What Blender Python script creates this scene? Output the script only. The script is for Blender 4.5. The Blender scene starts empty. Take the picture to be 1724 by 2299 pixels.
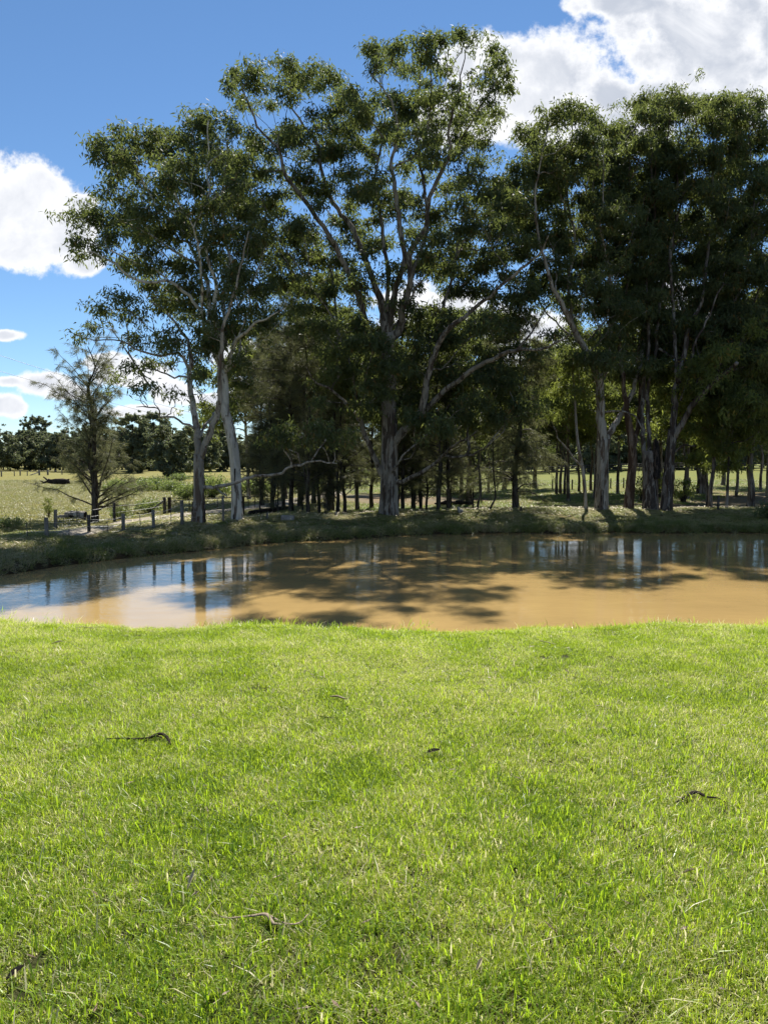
import bpy, math, random
import numpy as np
from mathutils import Vector
R = math.radians
random.seed(7)
rng = np.random.default_rng(11)
SC = bpy.context.scene
COL = SC.collection

# ------------------------------------------------------------------ camera
F_PX, CX, CY, EYE, PITCH = 1727.0, 862.0, 1149.5, 1.6, 3.46
cam_d = bpy.data.cameras.new('camera'); cam = bpy.data.objects.new('camera', cam_d); COL.objects.link(cam)
cam_d.sensor_fit = 'VERTICAL'; cam_d.sensor_height = 36.0; cam_d.lens = 36.0*F_PX/2299.0
cam_d.clip_start = 0.05; cam_d.clip_end = 3000
cam.location = (0, 0, EYE); cam.rotation_euler = (R(90-PITCH), 0, 0)
SC.camera = cam
cp, sp_ = math.cos(R(PITCH)), math.sin(R(PITCH))
def ray(px, py):
    xc, yc = (px-CX)/F_PX, (CY-py)/F_PX
    return (xc, cp+yc*sp_, -sp_+yc*cp)
def P(px, py, Y):
    d = ray(px, py); t = Y/d[1]
    return np.array((d[0]*t, Y, EYE+d[2]*t))
def WZ(px, py, z):
    d = ray(px, py); t = (z-EYE)/d[2]
    return np.array((d[0]*t, d[1]*t, z))

# ------------------------------------------------------------------ light
SUN_EL, SUN_AZ = 47.0, 9.0            # azimuth to the right of straight ahead (+Y)
sd = bpy.data.lights.new('sun', 'SUN'); sun = bpy.data.objects.new('sun', sd); COL.objects.link(sun)
sd.energy = 5.0; sd.angle = R(0.53); sd.color = (1.0, 0.95, 0.86)
sdir = Vector((math.sin(R(SUN_AZ))*math.cos(R(SUN_EL)), math.cos(R(SUN_AZ))*math.cos(R(SUN_EL)), math.sin(R(SUN_EL))))
sun.rotation_euler = sdir.to_track_quat('Z', 'Y').to_euler()
SC.view_settings.view_transform = 'Standard'; SC.view_settings.look = 'None'
SC.view_settings.gamma = 1.0; SC.view_settings.exposure = 1.05; SC.view_settings.use_curve_mapping = False
SKY_STRENGTH = 0.064

# ------------------------------------------------------------------ node helpers
class NT:
    def __init__(s, tree): s.t = tree; s.n = tree.nodes; s.l = tree.links
    def node(s, kind, **kw):
        n = s.n.new(kind)
        for k, v in kw.items(): setattr(n, k, v)
        return n
    def put(s, sock, v):
        if isinstance(v, bpy.types.NodeSocket): s.l.new(v, sock)
        elif v is not None: sock.default_value = v
    def m(s, op, a, b=None, c=None, clamp=False):
        n = s.node('ShaderNodeMath', operation=op); n.use_clamp = clamp
        for i, v in enumerate((a, b, c)):
            if v is not None: s.put(n.inputs[i], v)
        return n.outputs[0]
    def noise(s, vec, scale, detail=3.0, rough=0.55, dist=0.0):
        n = s.node('ShaderNodeTexNoise'); s.put(n.inputs['Vector'], vec)
        n.inputs['Scale'].default_value = scale; n.inputs['Detail'].default_value = detail
        n.inputs['Roughness'].default_value = rough; n.inputs['Distortion'].default_value = dist
        return n.outputs['Fac']
    def mix(s, f, a, b, mode='MIX'):
        n = s.node('ShaderNodeMix', data_type='RGBA', blend_type=mode)
        s.put(n.inputs[0], f); s.put(n.inputs[6], c4(a)); s.put(n.inputs[7], c4(b))
        return n.outputs[2]
    def ramp(s, f, stops):
        n = s.node('ShaderNodeValToRGB'); s.put(n.inputs[0], f)
        e = n.color_ramp.elements
        while len(e) < len(stops): e.new(0.5)
        for i, (p, c) in enumerate(stops): e[i].position = p; e[i].color = c4(c)
        return n.outputs[0]
    def range(s, v, a, b, c=0.0, d=1.0, smooth=True):
        n = s.node('ShaderNodeMapRange'); n.interpolation_type = 'SMOOTHSTEP' if smooth else 'LINEAR'
        for i, x in enumerate((v, a, b, c, d)): s.put(n.inputs[i], x)
        return n.outputs[0]
    def sep(s, v):
        n = s.node('ShaderNodeSeparateXYZ'); s.put(n.inputs[0], v); return n.outputs
    def comb(s, x, y, z):
        n = s.node('ShaderNodeCombineXYZ')
        for i, v in enumerate((x, y, z)): s.put(n.inputs[i], v)
        return n.outputs[0]
    def vscale(s, v, k):
        n = s.node('ShaderNodeVectorMath', operation='MULTIPLY'); s.put(n.inputs[0], v); n.inputs[1].default_value = k
        return n.outputs[0]
    def pos(s): return s.node('ShaderNodeNewGeometry').outputs['Position']
    def isl(s): return s.node('ShaderNodeNewGeometry').outputs['Random Per Island']
def c4(c):
    if isinstance(c, bpy.types.NodeSocket): return c
    if isinstance(c, (int, float)): return (c, c, c, 1)
    return (*c, 1) if len(c) == 3 else c
def material(name):
    m = bpy.data.materials.new(name); m.use_nodes = True; m.node_tree.nodes.clear()
    t = NT(m.node_tree); t.out = t.node('ShaderNodeOutputMaterial')
    return m, t
def principled(t, col, rough=0.8, spec=0.3, normal=None, **kw):
    b = t.node('ShaderNodeBsdfPrincipled')
    t.put(b.inputs['Base Color'], c4(col)); t.put(b.inputs['Roughness'], rough)
    t.put(b.inputs['Specular IOR Level'], spec)
    if normal is not None: t.l.new(normal, b.inputs['Normal'])
    for k, v in kw.items(): t.put(b.inputs[k], v)
    return b.outputs[0]
def bump(t, h, strength, dist):
    b = t.node('ShaderNodeBump'); b.inputs['Strength'].default_value = strength; b.inputs['Distance'].default_value = dist
    t.l.new(h, b.inputs['Height']); return b.outputs[0]

# ------------------------------------------------------------------ world: physical sky with cumulus clouds at fixed bearings
W = bpy.data.worlds.new('World'); SC.world = W; W.use_nodes = True
W.node_tree.nodes.clear(); wt = NT(W.node_tree)
wo = wt.node('ShaderNodeOutputWorld')
sky = wt.node('ShaderNodeTexSky'); sky.sky_type = 'NISHITA'; sky.sun_disc = False
sky.sun_elevation = R(SUN_EL); sky.sun_rotation = R(SUN_AZ)
sky.air_density = 0.85; sky.dust_density = 0.0; sky.ozone_density = 4.5; sky.altitude = 100
bgs = wt.node('ShaderNodeBackground'); bgs.inputs[1].default_value = SKY_STRENGTH
hsv = wt.node('ShaderNodeHueSaturation'); hsv.inputs['Saturation'].default_value = 1.06; hsv.inputs['Hue'].default_value = 0.497; hsv.inputs['Value'].default_value = 1.0
wt.l.new(sky.outputs[0], hsv.inputs['Color']); wt.l.new(hsv.outputs[0], bgs.inputs[0])
dirv = wt.node('ShaderNodeTexCoord').outputs['Generated']
dx, dy, dz = wt.sep(dirv)
dyc = wt.m('MAXIMUM', dy, 0.04)
U = wt.m('DIVIDE', dx, dyc); V = wt.m('DIVIDE', dz, dyc)
UV = wt.comb(U, V, 0.0)
def uv(px, py):
    d = ray(px, py); return d[0]/d[1], d[2]/d[1]
CLOUDS = [  # bearing ellipses
    (1130, 115, 80, 45), (1040, 150, 60, 60), (1000, 280, 90, 60),
    (60, 450, 120, 85), (140, 520, 85, 75), (30, 560, 120, 60), (195, 590, 45, 28), (185, 455, 38, 24), (-60, 480, 160, 130),
    (95, 858, 62, 28), (150, 880, 45, 20), (20, 855, 40, 14), (15, 910, 38, 26), (240, 815, 60, 22), (300, 840, 90, 30), (390, 880, 60, 30), (330, 925, 90, 15),
    (15, 752, 40, 13), (480, 900, 50, 20), (540, 800, 60, 40), (600, 880, 120, 30),
    (1175, 130, 135, 60), (1230, 150, 100, 85), (1150, 230, 160, 60), (1370, 215, 80, 45), (1060, 260, 130, 80), 
    (1560, 90, 210, 110), (1640, 150, 250, 110), (1480, 210, 120, 40), (1600, 220, 250, 60), (1400, 10, 120, 30), (1800, 60, 260, 200), (1330, 300, 200, 60),
    (960, 700, 130, 60), (1180, 760, 140, 70), (800, 830, 150, 40), (1000, 870, 220, 40), (1300, 800, 150, 60), (1250, 900, 260, 30), (700, 760, 90, 40), (1500, 700, 150, 80)]
best = None
nz1 = wt.noise(UV, 5.0, 8.0, 0.6, 0.2); nz2 = wt.noise(UV, 22.0, 6.0, 0.62)
for (px, py, rx, ry) in CLOUDS:
    uc, vc = uv(px, py)
    a = wt.m('DIVIDE', wt.m('SUBTRACT', U, uc), rx/F_PX*1.12); b = wt.m('DIVIDE', wt.m('SUBTRACT', V, vc), ry/F_PX*1.12)
    q = wt.m('SUBTRACT', 1.0, wt.m('SQRT', wt.m('ADD', wt.m('MULTIPLY', a, a), wt.m('MULTIPLY', b, b))))
    best = q if best is None else wt.m('SMOOTH_MAX', best, q, 0.35)
# elsewhere in the dome: scattered broken cloud so that the sky goes on beyond the frame
gen = wt.m('SUBTRACT', wt.m('MULTIPLY', wt.noise(dirv, 2.4, 4.0, 0.5), 4.0), 2.35)
front = wt.range(dy, 0.30, 0.42)
shape = wt.node('ShaderNodeMix', data_type='FLOAT'); wt.put(shape.inputs[0], front); wt.put(shape.inputs[2], gen); wt.put(shape.inputs[3], best)
dens = wt.m('ADD', shape.outputs[0], wt.m('ADD', wt.m('MULTIPLY', wt.m('SUBTRACT', nz1, 0.5), 1.7), wt.m('MULTIPLY', wt.m('SUBTRACT', nz2, 0.5), 1.5)))
alpha = wt.range(dens, 0.0, 0.36)
thick = wt.range(dens, 0.20, .80)
offs = wt.node('ShaderNodeVectorMath', operation='ADD'); wt.l.new(UV, offs.inputs[0]); offs.inputs[1].default_value = (3.1, 1.7, 0.4)
nz3 = wt.noise(offs.outputs[0], 6.5, 7.0, 0.6, 0.5)
grey = wt.m('MULTIPLY', wt.m('MULTIPLY', thick, wt.range(U, .12, .32, .62, .95)), wt.range(nz3, 0.28, 0.60), clamp=True)
ccol = wt.mix(grey, (0.52, 0.525, 0.54), (0.27, 0.295, 0.345))
bgc = wt.node('ShaderNodeBackground'); wt.l.new(ccol, bgc.inputs[0]); bgc.inputs[1].default_value = 1.0
mx = wt.node('ShaderNodeMixShader'); wt.l.new(alpha, mx.inputs[0]); wt.l.new(bgs.outputs[0], mx.inputs[1]); wt.l.new(bgc.outputs[0], mx.inputs[2])
wt.l.new(mx.outputs[0], wo.inputs[0])
W.cycles.sampling_method = 'MANUAL'; W.cycles.sample_map_resolution = 512
SC.cycles.max_bounces = 6; SC.cycles.diffuse_bounces = 3; SC.cycles.glossy_bounces = 2; SC.cycles.transmission_bounces = 3
SC.cycles.transparent_max_bounces = 4; SC.cycles.caustics_reflective = False; SC.cycles.caustics_refractive = False
SC.cycles.use_denoising = True

# ------------------------------------------------------------------ mesh helpers
def mesh_np(name, verts, faces_sizes, loops, mat, smooth=False):
    me = bpy.data.meshes.new(name)
    verts = np.ascontiguousarray(verts, dtype=np.float32)
    me.vertices.add(len(verts)); me.vertices.foreach_set('co', verts.ravel())
    loops = np.ascontiguousarray(loops, dtype=np.int32).ravel()
    me.loops.add(len(loops)); me.loops.foreach_set('vertex_index', loops)
    fs = np.asarray(faces_sizes, dtype=np.int32)
    starts = np.concatenate(([0], np.cumsum(fs)[:-1])).astype(np.int32)
    me.polygons.add(len(fs)); me.polygons.foreach_set('loop_start', starts); me.polygons.foreach_set('loop_total', fs)
    if smooth: me.polygons.foreach_set('use_smooth', np.ones(len(fs), dtype=bool))
    me.update(calc_edges=True); me.validate()
    if mat: me.materials.append(mat)
    return me
class MB:
    """collects shapes for ONE part"""
    def __init__(s): s.v = []; s.f = []; s.n = 0
    def add(s, v, f):
        v = np.asarray(v, float); s.v.append(v); s.f += [[i+s.n for i in q] for q in f]; s.n += len(v); return s
    def tube(s, pts, rad, sides=8, cap=True, rough=0.0, flut=0.0, seed=0):
        pts = np.asarray(pts, float); rad = np.asarray(rad, float); n = len(pts)
        tan = np.gradient(pts, axis=0); tan /= np.linalg.norm(tan, axis=1)[:, None]+1e-9
        ref = np.array((0.31, 0.95, 0.05)) if abs(tan[0][1]) < 0.9 else np.array((1, 0, 0.1))
        lr = np.random.default_rng(seed)
        ph = lr.random(3)*6.28
        a = np.arange(sides)*2*math.pi/sides
        vs = []
        for i in range(n):
            u = np.cross(tan[i], ref); u /= np.linalg.norm(u)+1e-9; w = np.cross(tan[i], u)
            k = 1+flut*(np.sin(a*3+ph[0]+i*.15)*.5+np.sin(a*5+ph[1]-i*.1)*.35+np.sin(a*2+ph[2])*.3)+rough*(lr.random(sides)-.5)
            vs.append(pts[i]+(np.cos(a)*k)[:, None]*u*rad[i]+(np.sin(a)*k)[:, None]*w*rad[i])
        f = [[i*sides+j, i*sides+(j+1) % sides, (i+1)*sides+(j+1) % sides, (i+1)*sides+j] for i in range(n-1) for j in range(sides)]
        if cap: f += [[j for j in range(sides)][::-1], [(n-1)*sides+j for j in range(sides)]]
        return s.add(np.concatenate(vs), f)
    def box(s, c, size, rz=0.0, tilt=(0, 0), jit=0.0):
        x, y, z = [q/2 for q in size]
        v = np.array([(i*x, j*y, k*z) for k in (-1, 1) for j in (-1, 1) for i in (-1, 1)], float)
        if jit: v += rng.uniform(-jit, jit, v.shape)
        v[:, 0] += v[:, 2]*tilt[0]; v[:, 1] += v[:, 2]*tilt[1]
        ca, sa = math.cos(rz), math.sin(rz)
        v = np.stack([v[:, 0]*ca-v[:, 1]*sa, v[:, 0]*sa+v[:, 1]*ca, v[:, 2]], 1)+np.asarray(c, float)
        return s.add(v, [[0, 2, 3, 1], [4, 5, 7, 6], [0, 1, 5, 4], [2, 6, 7, 3], [0, 4, 6, 2], [1, 3, 7, 5]])
    def build(s, name, mat, parent=None, smooth=False, origin=(0, 0, 0)):
        v = np.concatenate(s.v)-np.asarray(origin, float)
        me = mesh_np(name, v, [len(q) for q in s.f], np.array([i for q in s.f for i in q]), mat, smooth)
        return link(name, me, parent)
def link(name, me, parent=None):
    o = bpy.data.objects.new(name, me); COL.objects.link(o)
    if parent is not None: o.parent = parent
    return o
def tag(o, label=None, cat=None, group=None, kind=None):
    if label: o['label'] = label
    if cat: o['category'] = cat
    if group: o['group'] = group
    if kind: o['kind'] = kind
    return o
def empty(name, loc, label, cat, group=None, rz=0.0, s=1.0):
    o = bpy.data.objects.new(name, None); COL.objects.link(o); o.location = loc
    o.rotation_euler = (0, 0, rz); o.scale = (s, s, s); o.empty_display_size = 0.3
    return tag(o, label, cat, group)
def smoothpath(pts, rad, step):
    """Catmull-Rom resample"""
    pts = np.asarray(pts, float); rad = np.asarray(rad, float)
    if len(pts) < 2: return pts, rad
    p = np.vstack([2*pts[0]-pts[1], pts, 2*pts[-1]-pts[-2]])
    out, ro = [], []
    for i in range(len(pts)-1):
        a, b, c, d = p[i], p[i+1], p[i+2], p[i+3]
        k = max(2, int(np.linalg.norm(c-b)/step)+1)
        for t in np.arange(k)/k:
            out.append(0.5*((2*b)+(c-a)*t+(2*a-5*b+4*c-d)*t*t+(3*b-a-3*c+d)*t**3)); ro.append(rad[i]*(1-t)+rad[i+1]*t)
    out.append(pts[-1]); ro.append(rad[-1])
    return np.array(out), np.array(ro)

# ------------------------------------------------------------------ terrain function
_F = [WZ(px, py, -0.7)[:2] for px, py in ((0, 1294), (108, 1277), (214, 1263), (298, 1252), (450, 1236), (552, 1227), (644, 1217), (850, 1207.6), (958, 1200), (1300, 1197), (1724, 1197.5))]
_F = [(-14.0, 10.6), (-12.8, 10.9), (-10.2, 12.6)]+[tuple(v) for v in _F]+[(16, 26.0), (19, 24.8), (22, 22.5), (24, 19.5)]
FX = np.array([q[0] for q in _F]); FY = np.array([q[1] for q in _F])
NX = np.array([-14, -12, -8, -4, -2, 0, 2, 4, 6, 8, 14, 20, 24.0]); NY = np.array([10.6, 10.2, 9.55, 9.0, 8.85, 8.75, 8.8, 9.0, 9.3, 9.7, 11.6, 15.0, 19.5])
def sm(x, xs, ys):
    return (np.interp(x-.35, xs, ys)+np.interp(x, xs, ys)*2+np.interp(x+.35, xs, ys))/4
def wig(x): return 0.12*np.sin(x*1.7+1)+0.06*np.sin(x*4.1)+0.035*np.sin(x*9.3+2)
def Ff(x): x = np.asarray(x, float); return sm(x, FX, FY)+wig(x)*1.2
def Nf(x): x = np.asarray(x, float); return sm(x, NX, NY)+wig(x+5)*0.9
def slopecos(x):
    s = (np.interp(np.asarray(x)+.6, FX, FY)-np.interp(np.asarray(x)-.6, FX, FY))/1.2
    return 1/np.sqrt(1+s*s)
def Wf(x): return np.interp(x, [-14, -9, -5.5, 0, 2, 8, 13, 20], [2.6, 2.7, 2.3, 3.5, 3.9, 4.9, 5.2, 5.0])
def hz(x, y):
    x = np.asarray(x, float); y = np.asarray(y, float)
    Fv, Nv = Ff(x), Nf(x)
    dn = Nv-y
    near = np.interp(dn, [-1.4, -0.3, 0, 0.12, 0.4, 0.9, 2.2, 4.5], [-1.3, -1.0, -0.78, -0.55, -0.24, -0.10, -0.02, 0.0])
    near = near+0.012*np.sin(x*2.1+y*1.3)*np.sin(y*1.7-x*.6)+0.02*np.sin(x*.6+1.)*np.sin(y*.5)
    t = (y-Fv)*slopecos(x); Wd = Wf(x)
    s = np.where(t < .35, t, np.where(t < Wd, .35+(t-.35)/(Wd-.35)*3.65, 4+(t-Wd)))
    far = np.interp(s, [-1.4, -0.25, 0.0, 0.10, 0.35, 2.0, 3.6, 4.0, 5.0, 9.0, 24.0], [-1.3, -1.0, -0.80, -0.60, -0.46, -0.27, -0.16, -0.15, -0.20, -0.62, -0.68])
    amp = np.clip(s/2, 0, 1)
    far = far+amp*(0.03*np.sin(x*1.9+y*.7)*np.sin(y*1.3)+0.025*np.sin(x*.8-y*.5))
    yy = np.clip(y, 0, 700)
    rise = np.interp(yy, [40, 90, 170, 330, 700], [0, 0.30, 1.10, 2.3, 4.0])+np.clip((x-2)/40, 0, 1)*np.interp(yy, [45, 75, 120], [0, 0.45, 0.75])
    far = far+rise+np.clip(yy/60-.5, 0, 1)*0.12*np.sin(x*.11+y*.07)
    mid = (Fv+Nv)/2
    z = np.where(y > mid, far, near)
    op = np.clip((Fv-Nv)/1.5, 0, 1)
    flat = np.where(y > mid, np.maximum(far, -0.45+0*far), near*0-0.05)
    flat = np.where(np.abs(y-mid) < 4, np.interp(y-mid, [-4, 4], [-.05, -.5]), flat)
    return np.where(op < 1, z*op+np.maximum(flat, -.6)*(1-op)+np.where(op < 1, rise*0, 0), z)
def G(px, py, y0=12.0, y1=500.0):
    """where the sight line through a base meets the ground"""
    d = ray(px, py)
    Y = np.concatenate([np.arange(y0, 60, .05), np.arange(60, y1, .5)])
    xs = d[0]/d[1]*Y; zs = EYE+d[2]/d[1]*Y
    below = np.nonzero(zs <= hz(xs, Y))[0]
    i = below[0] if len(below) else len(Y)-1
    return np.array((xs[i], Y[i], float(hz(xs[i], Y[i]))))
def ground_at(x, y): return float(hz(x, y))

# ------------------------------------------------------------------ materials
def leaf_material(name, dark, light, trans, tmix=0.38, rough=0.6, spec=0.12, patch=0.55):
    m, t = material(name); p = t.pos(); r = t.isl()
    n = t.noise(p, patch, 3.0)
    f = t.m('ADD', t.m('MULTIPLY', t.range(n, .3, .7), .6), t.m('MULTIPLY', r, .4))
    col = t.mix(f, dark, light)
    dead = t.range(r, .955, .965)
    col = t.mix(dead, col, (0.16, 0.09, 0.035))
    b = principled(t, col, rough, spec)
    tr = t.node('ShaderNodeBsdfTranslucent')
    t.put(tr.inputs[0], t.mix(f, trans, tuple(q*1.35 for q in trans)))
    mxx = t.node('ShaderNodeMixShader'); mxx.inputs[0].default_value = tmix
    t.l.new(b, mxx.inputs[1]); t.l.new(tr.outputs[0], mxx.inputs[2]); t.l.new(mxx.outputs[0], t.out.inputs[0])
    return m
M = {}
M['gum_leaf'] = leaf_material('gum_leaf', (0.036, 0.052, 0.029), (0.080, 0.101, 0.050), (0.19, 0.232, 0.055), 0.33)
M['gum_leaf_yellow'] = leaf_material('gum_leaf_yellow', (0.045, 0.062, 0.028), (0.10, 0.125, 0.045), (0.27, 0.32, 0.06), 0.38)
M['bush_leaf'] = leaf_material('bush_leaf', (0.06, 0.09, 0.035), (0.12, 0.16, 0.07), (0.22, 0.28, 0.07), 0.38, 0.5, 0.3)
M['needle'] = leaf_material('needle', (0.055, 0.065, 0.038), (0.11, 0.12, 0.065), (0.20, 0.21, 0.09), 0.32, 0.6, 0.2)
M['needle_dark'] = leaf_material('needle_dark', (0.045, 0.055, 0.032), (0.095, 0.10, 0.058), (0.17, 0.18, 0.07), 0.3, 0.6, 0.2)
M['hazed_leaf'] = leaf_material('hazed_leaf', (0.075, 0.095, 0.065), (0.14, 0.16, 0.10), (0.20, 0.23, 0.10), 0.3, 0.6, 0.2, 0.12)  # far foliage colour greyed and lightened to suggest distance haze

def bark_material(name, base, light, dark, patchy=0.5, burnt=0.0, scale=1.0, streak=0.5):
    m, t = material(name); p = t.pos()
    st = t.vscale(p, (7*scale, 7*scale, 1.1*scale))
    n1 = t.noise(st, 1.0, 6.0, .6, .6)
    n2 = t.noise(t.vscale(p, (2.3*scale, 2.3*scale, .8*scale)), 1.0, 4.0, .6, 1.0)
    n3 = t.noise(t.vscale(p, (40, 40, 8)), 1.0, 3.0, .6)
    col = t.mix(t.range(n2, .40, .56), base, light)
    col = t.mix(t.m('MULTIPLY', t.range(n1, .62-.16*patchy, .66-.16*patchy), .95), col, dark)
    col = t.mix(t.m('MULTIPLY', t.range(n3, .4, .75), streak*.6), col, tuple(q*.62 for q in base))
    h = t.m('ADD', t.m('MULTIPLY', n1, .6), t.m('MULTIPLY', n3, .4))
    t.l.new(principled(t, col, .85, .15, bump(t, h, .9, .07)), t.out.inputs[0])
    return m
M['gum_bark'] = bark_material('gum_bark', (0.22, 0.195, 0.165), (0.36, 0.33, 0.29), (0.10, 0.07, 0.05), .55)
M['giant_bark'] = bark_material('giant_bark', (0.17, 0.148, 0.122), (0.28, 0.25, 0.215), (0.06, 0.045, 0.035), .75)
M['white_bark'] = bark_material('white_bark', (0.38, 0.355, 0.31), (0.54, 0.51, 0.46), (0.12, 0.09, 0.07), .45)
M['rough_bark'] = bark_material('rough_bark', (0.12, 0.10, 0.088), (0.22, 0.20, 0.18), (0.045, 0.033, 0.027), .9, streak=.9)
M['red_bark'] = bark_material('red_bark', (0.115, 0.072, 0.05), (0.19, 0.15, 0.12), (0.05, 0.03, 0.02), .8, streak=.9)
M['dark_bark'] = bark_material('dark_bark', (0.05, 0.042, 0.036), (0.09, 0.078, 0.066), (0.025, 0.02, 0.017), .8, scale=2.2)
M['burnt'] = bark_material('burnt', (0.03, 0.025, 0.022), (0.08, 0.06, 0.05), (0.012, 0.01, 0.01), .9, scale=2)
M['dead_wood'] = bark_material('dead_wood', (0.26, 0.225, 0.19), (0.38, 0.35, 0.31), (0.10, 0.08, 0.065), .6, scale=2)
M['post_wood'] = bark_material('post_wood', (0.13, 0.122, 0.11), (0.20, 0.19, 0.175), (0.10, 0.09, 0.08), .6, scale=3)
M['dark_post'] = bark_material('dark_post', (0.06, 0.055, 0.05), (0.10, 0.09, 0.085), (0.03, 0.028, 0.025), .6, scale=3)
def simple(name, col, rough=.7, spec=.3, metal=0.0, nscale=30, amt=.3):
    m, t = material(name); n = t.noise(t.pos(), nscale, 4.0)
    c = t.mix(t.m('MULTIPLY', t.range(n, .35, .7), amt), col, tuple(q*.45 for q in col))
    t.l.new(principled(t, c, rough, spec, bump(t, n, .3, .01), Metallic=metal), t.out.inputs[0]); return m
M['steel'] = simple('galvanised_steel', (0.33, 0.33, 0.33), .5, .5, .6)
M['dark_steel'] = simple('dark_steel', (0.06, 0.055, 0.05), .6, .4, .3)
M['concrete'] = simple('weathered_concrete', (0.27, 0.25, 0.22), .9, .2, 0, 12, .5)
M['black_bark'] = simple('black_bark', (0.022, 0.016, 0.012), .95, .1, 0, 60, .5)
M['twig_bark'] = simple('twig_bark', (0.24, 0.18, 0.13), .7, .3, 0, 80, .5)
M['pale_leaf'] = simple('pale_dead_leaf', (0.55, 0.46, 0.28), .6, .3, 0, 80, .3)
M['brown_leaf'] = simple('brown_dead_leaf', (0.14, 0.085, 0.05), .6, .35, 0, 60, .4)
M['wire'] = simple('wire', (0.10, 0.10, 0.10), .5, .5, .5)

# ------------------------------------------------------------------ foliage primitives
def unit(v): return v/(np.linalg.norm(v, axis=-1, keepdims=True)+1e-9)
def leaf_arrays(c, L, Wd, droop=0.75, g=rng):
    """c (N,3) stalk points; long narrow folded leaves hanging mostly down"""
    n = len(c)
    d = g.normal(size=(n, 3)); d[:, 2] = d[:, 2]*.45-droop*2.2*g.random(n)-.25; d = unit(d)
    s = unit(np.cross(d, g.normal(size=(n, 3)))); nn = np.cross(d, s)
    L = (L*g.uniform(.65, 1.25, n))[:, None]; Wd = (Wd*g.uniform(.7, 1.2, n))[:, None]
    a = c; b = c+d*L*.42+s*Wd*.5+nn*Wd*.12; t = c+d*L-np.array((0, 0, 1))*L*.08; e = c+d*L*.42-s*Wd*.5+nn*Wd*.12
    return np.stack([a, b, t, e], 1).reshape(-1, 3)
def quads_mesh(name, v, mat):
    n = len(v)//4
    return mesh_np(name, v, np.full(n, 4), np.arange(4*n), mat)
def needle_arrays(c, d, L, Wd, g=rng):
    n = len(c); d = unit(d); s = unit(np.cross(d, g.normal(size=(n, 3))))
    L = (L*g.uniform(.5, 1.3, n))[:, None]
    return np.stack([c-s*Wd*.5, c+s*Wd*.5, c+d*L-np.array((0, 0, 1))*L*.18], 1).reshape(-1, 3)
def tris_mesh(name, v, mat):
    n = len(v)//3
    return mesh_np(name, v, np.full(n, 3), np.arange(3*n), mat)

def grow(sk_pos, sk_path, sk_ok, targets, bf=0.35, up=0.8):
    """minimum spanning tree with a path cost: joins every foliage point to the skeleton"""
    S = len(sk_pos); T = len(targets)
    pos = np.vstack([sk_pos, targets]); path = np.concatenate([sk_path, np.zeros(T)])
    parent = np.full(S+T, -1)
    def cost(p, q, pl):
        dv = q-p; d = np.linalg.norm(dv, axis=-1); rise = dv[..., 2]/(d+1e-6)
        return d*(1+up*np.clip(.25-rise, 0, 2))+bf*pl
    C = np.empty(T); A = np.empty(T, int)
    ok = np.nonzero(sk_ok)[0]
    for i in range(T):
        cc = cost(sk_pos[ok], targets[i], sk_path[ok]); j = cc.argmin(); C[i] = cc[j]; A[i] = ok[j]
    done = np.zeros(T, bool); order = []
    for _ in range(T):
        Cm = np.where(done, 1e9, C); i = Cm.argmin(); done[i] = True
        parent[S+i] = A[i]; path[S+i] = path[A[i]]+np.linalg.norm(pos[A[i]]-targets[i]); order.append(S+i)
        cc = cost(targets[i], targets, path[S+i]); better = (cc < C) & ~done
        C[better] = cc[better]; A[better] = S+i
    return pos, parent, order, S
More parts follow.
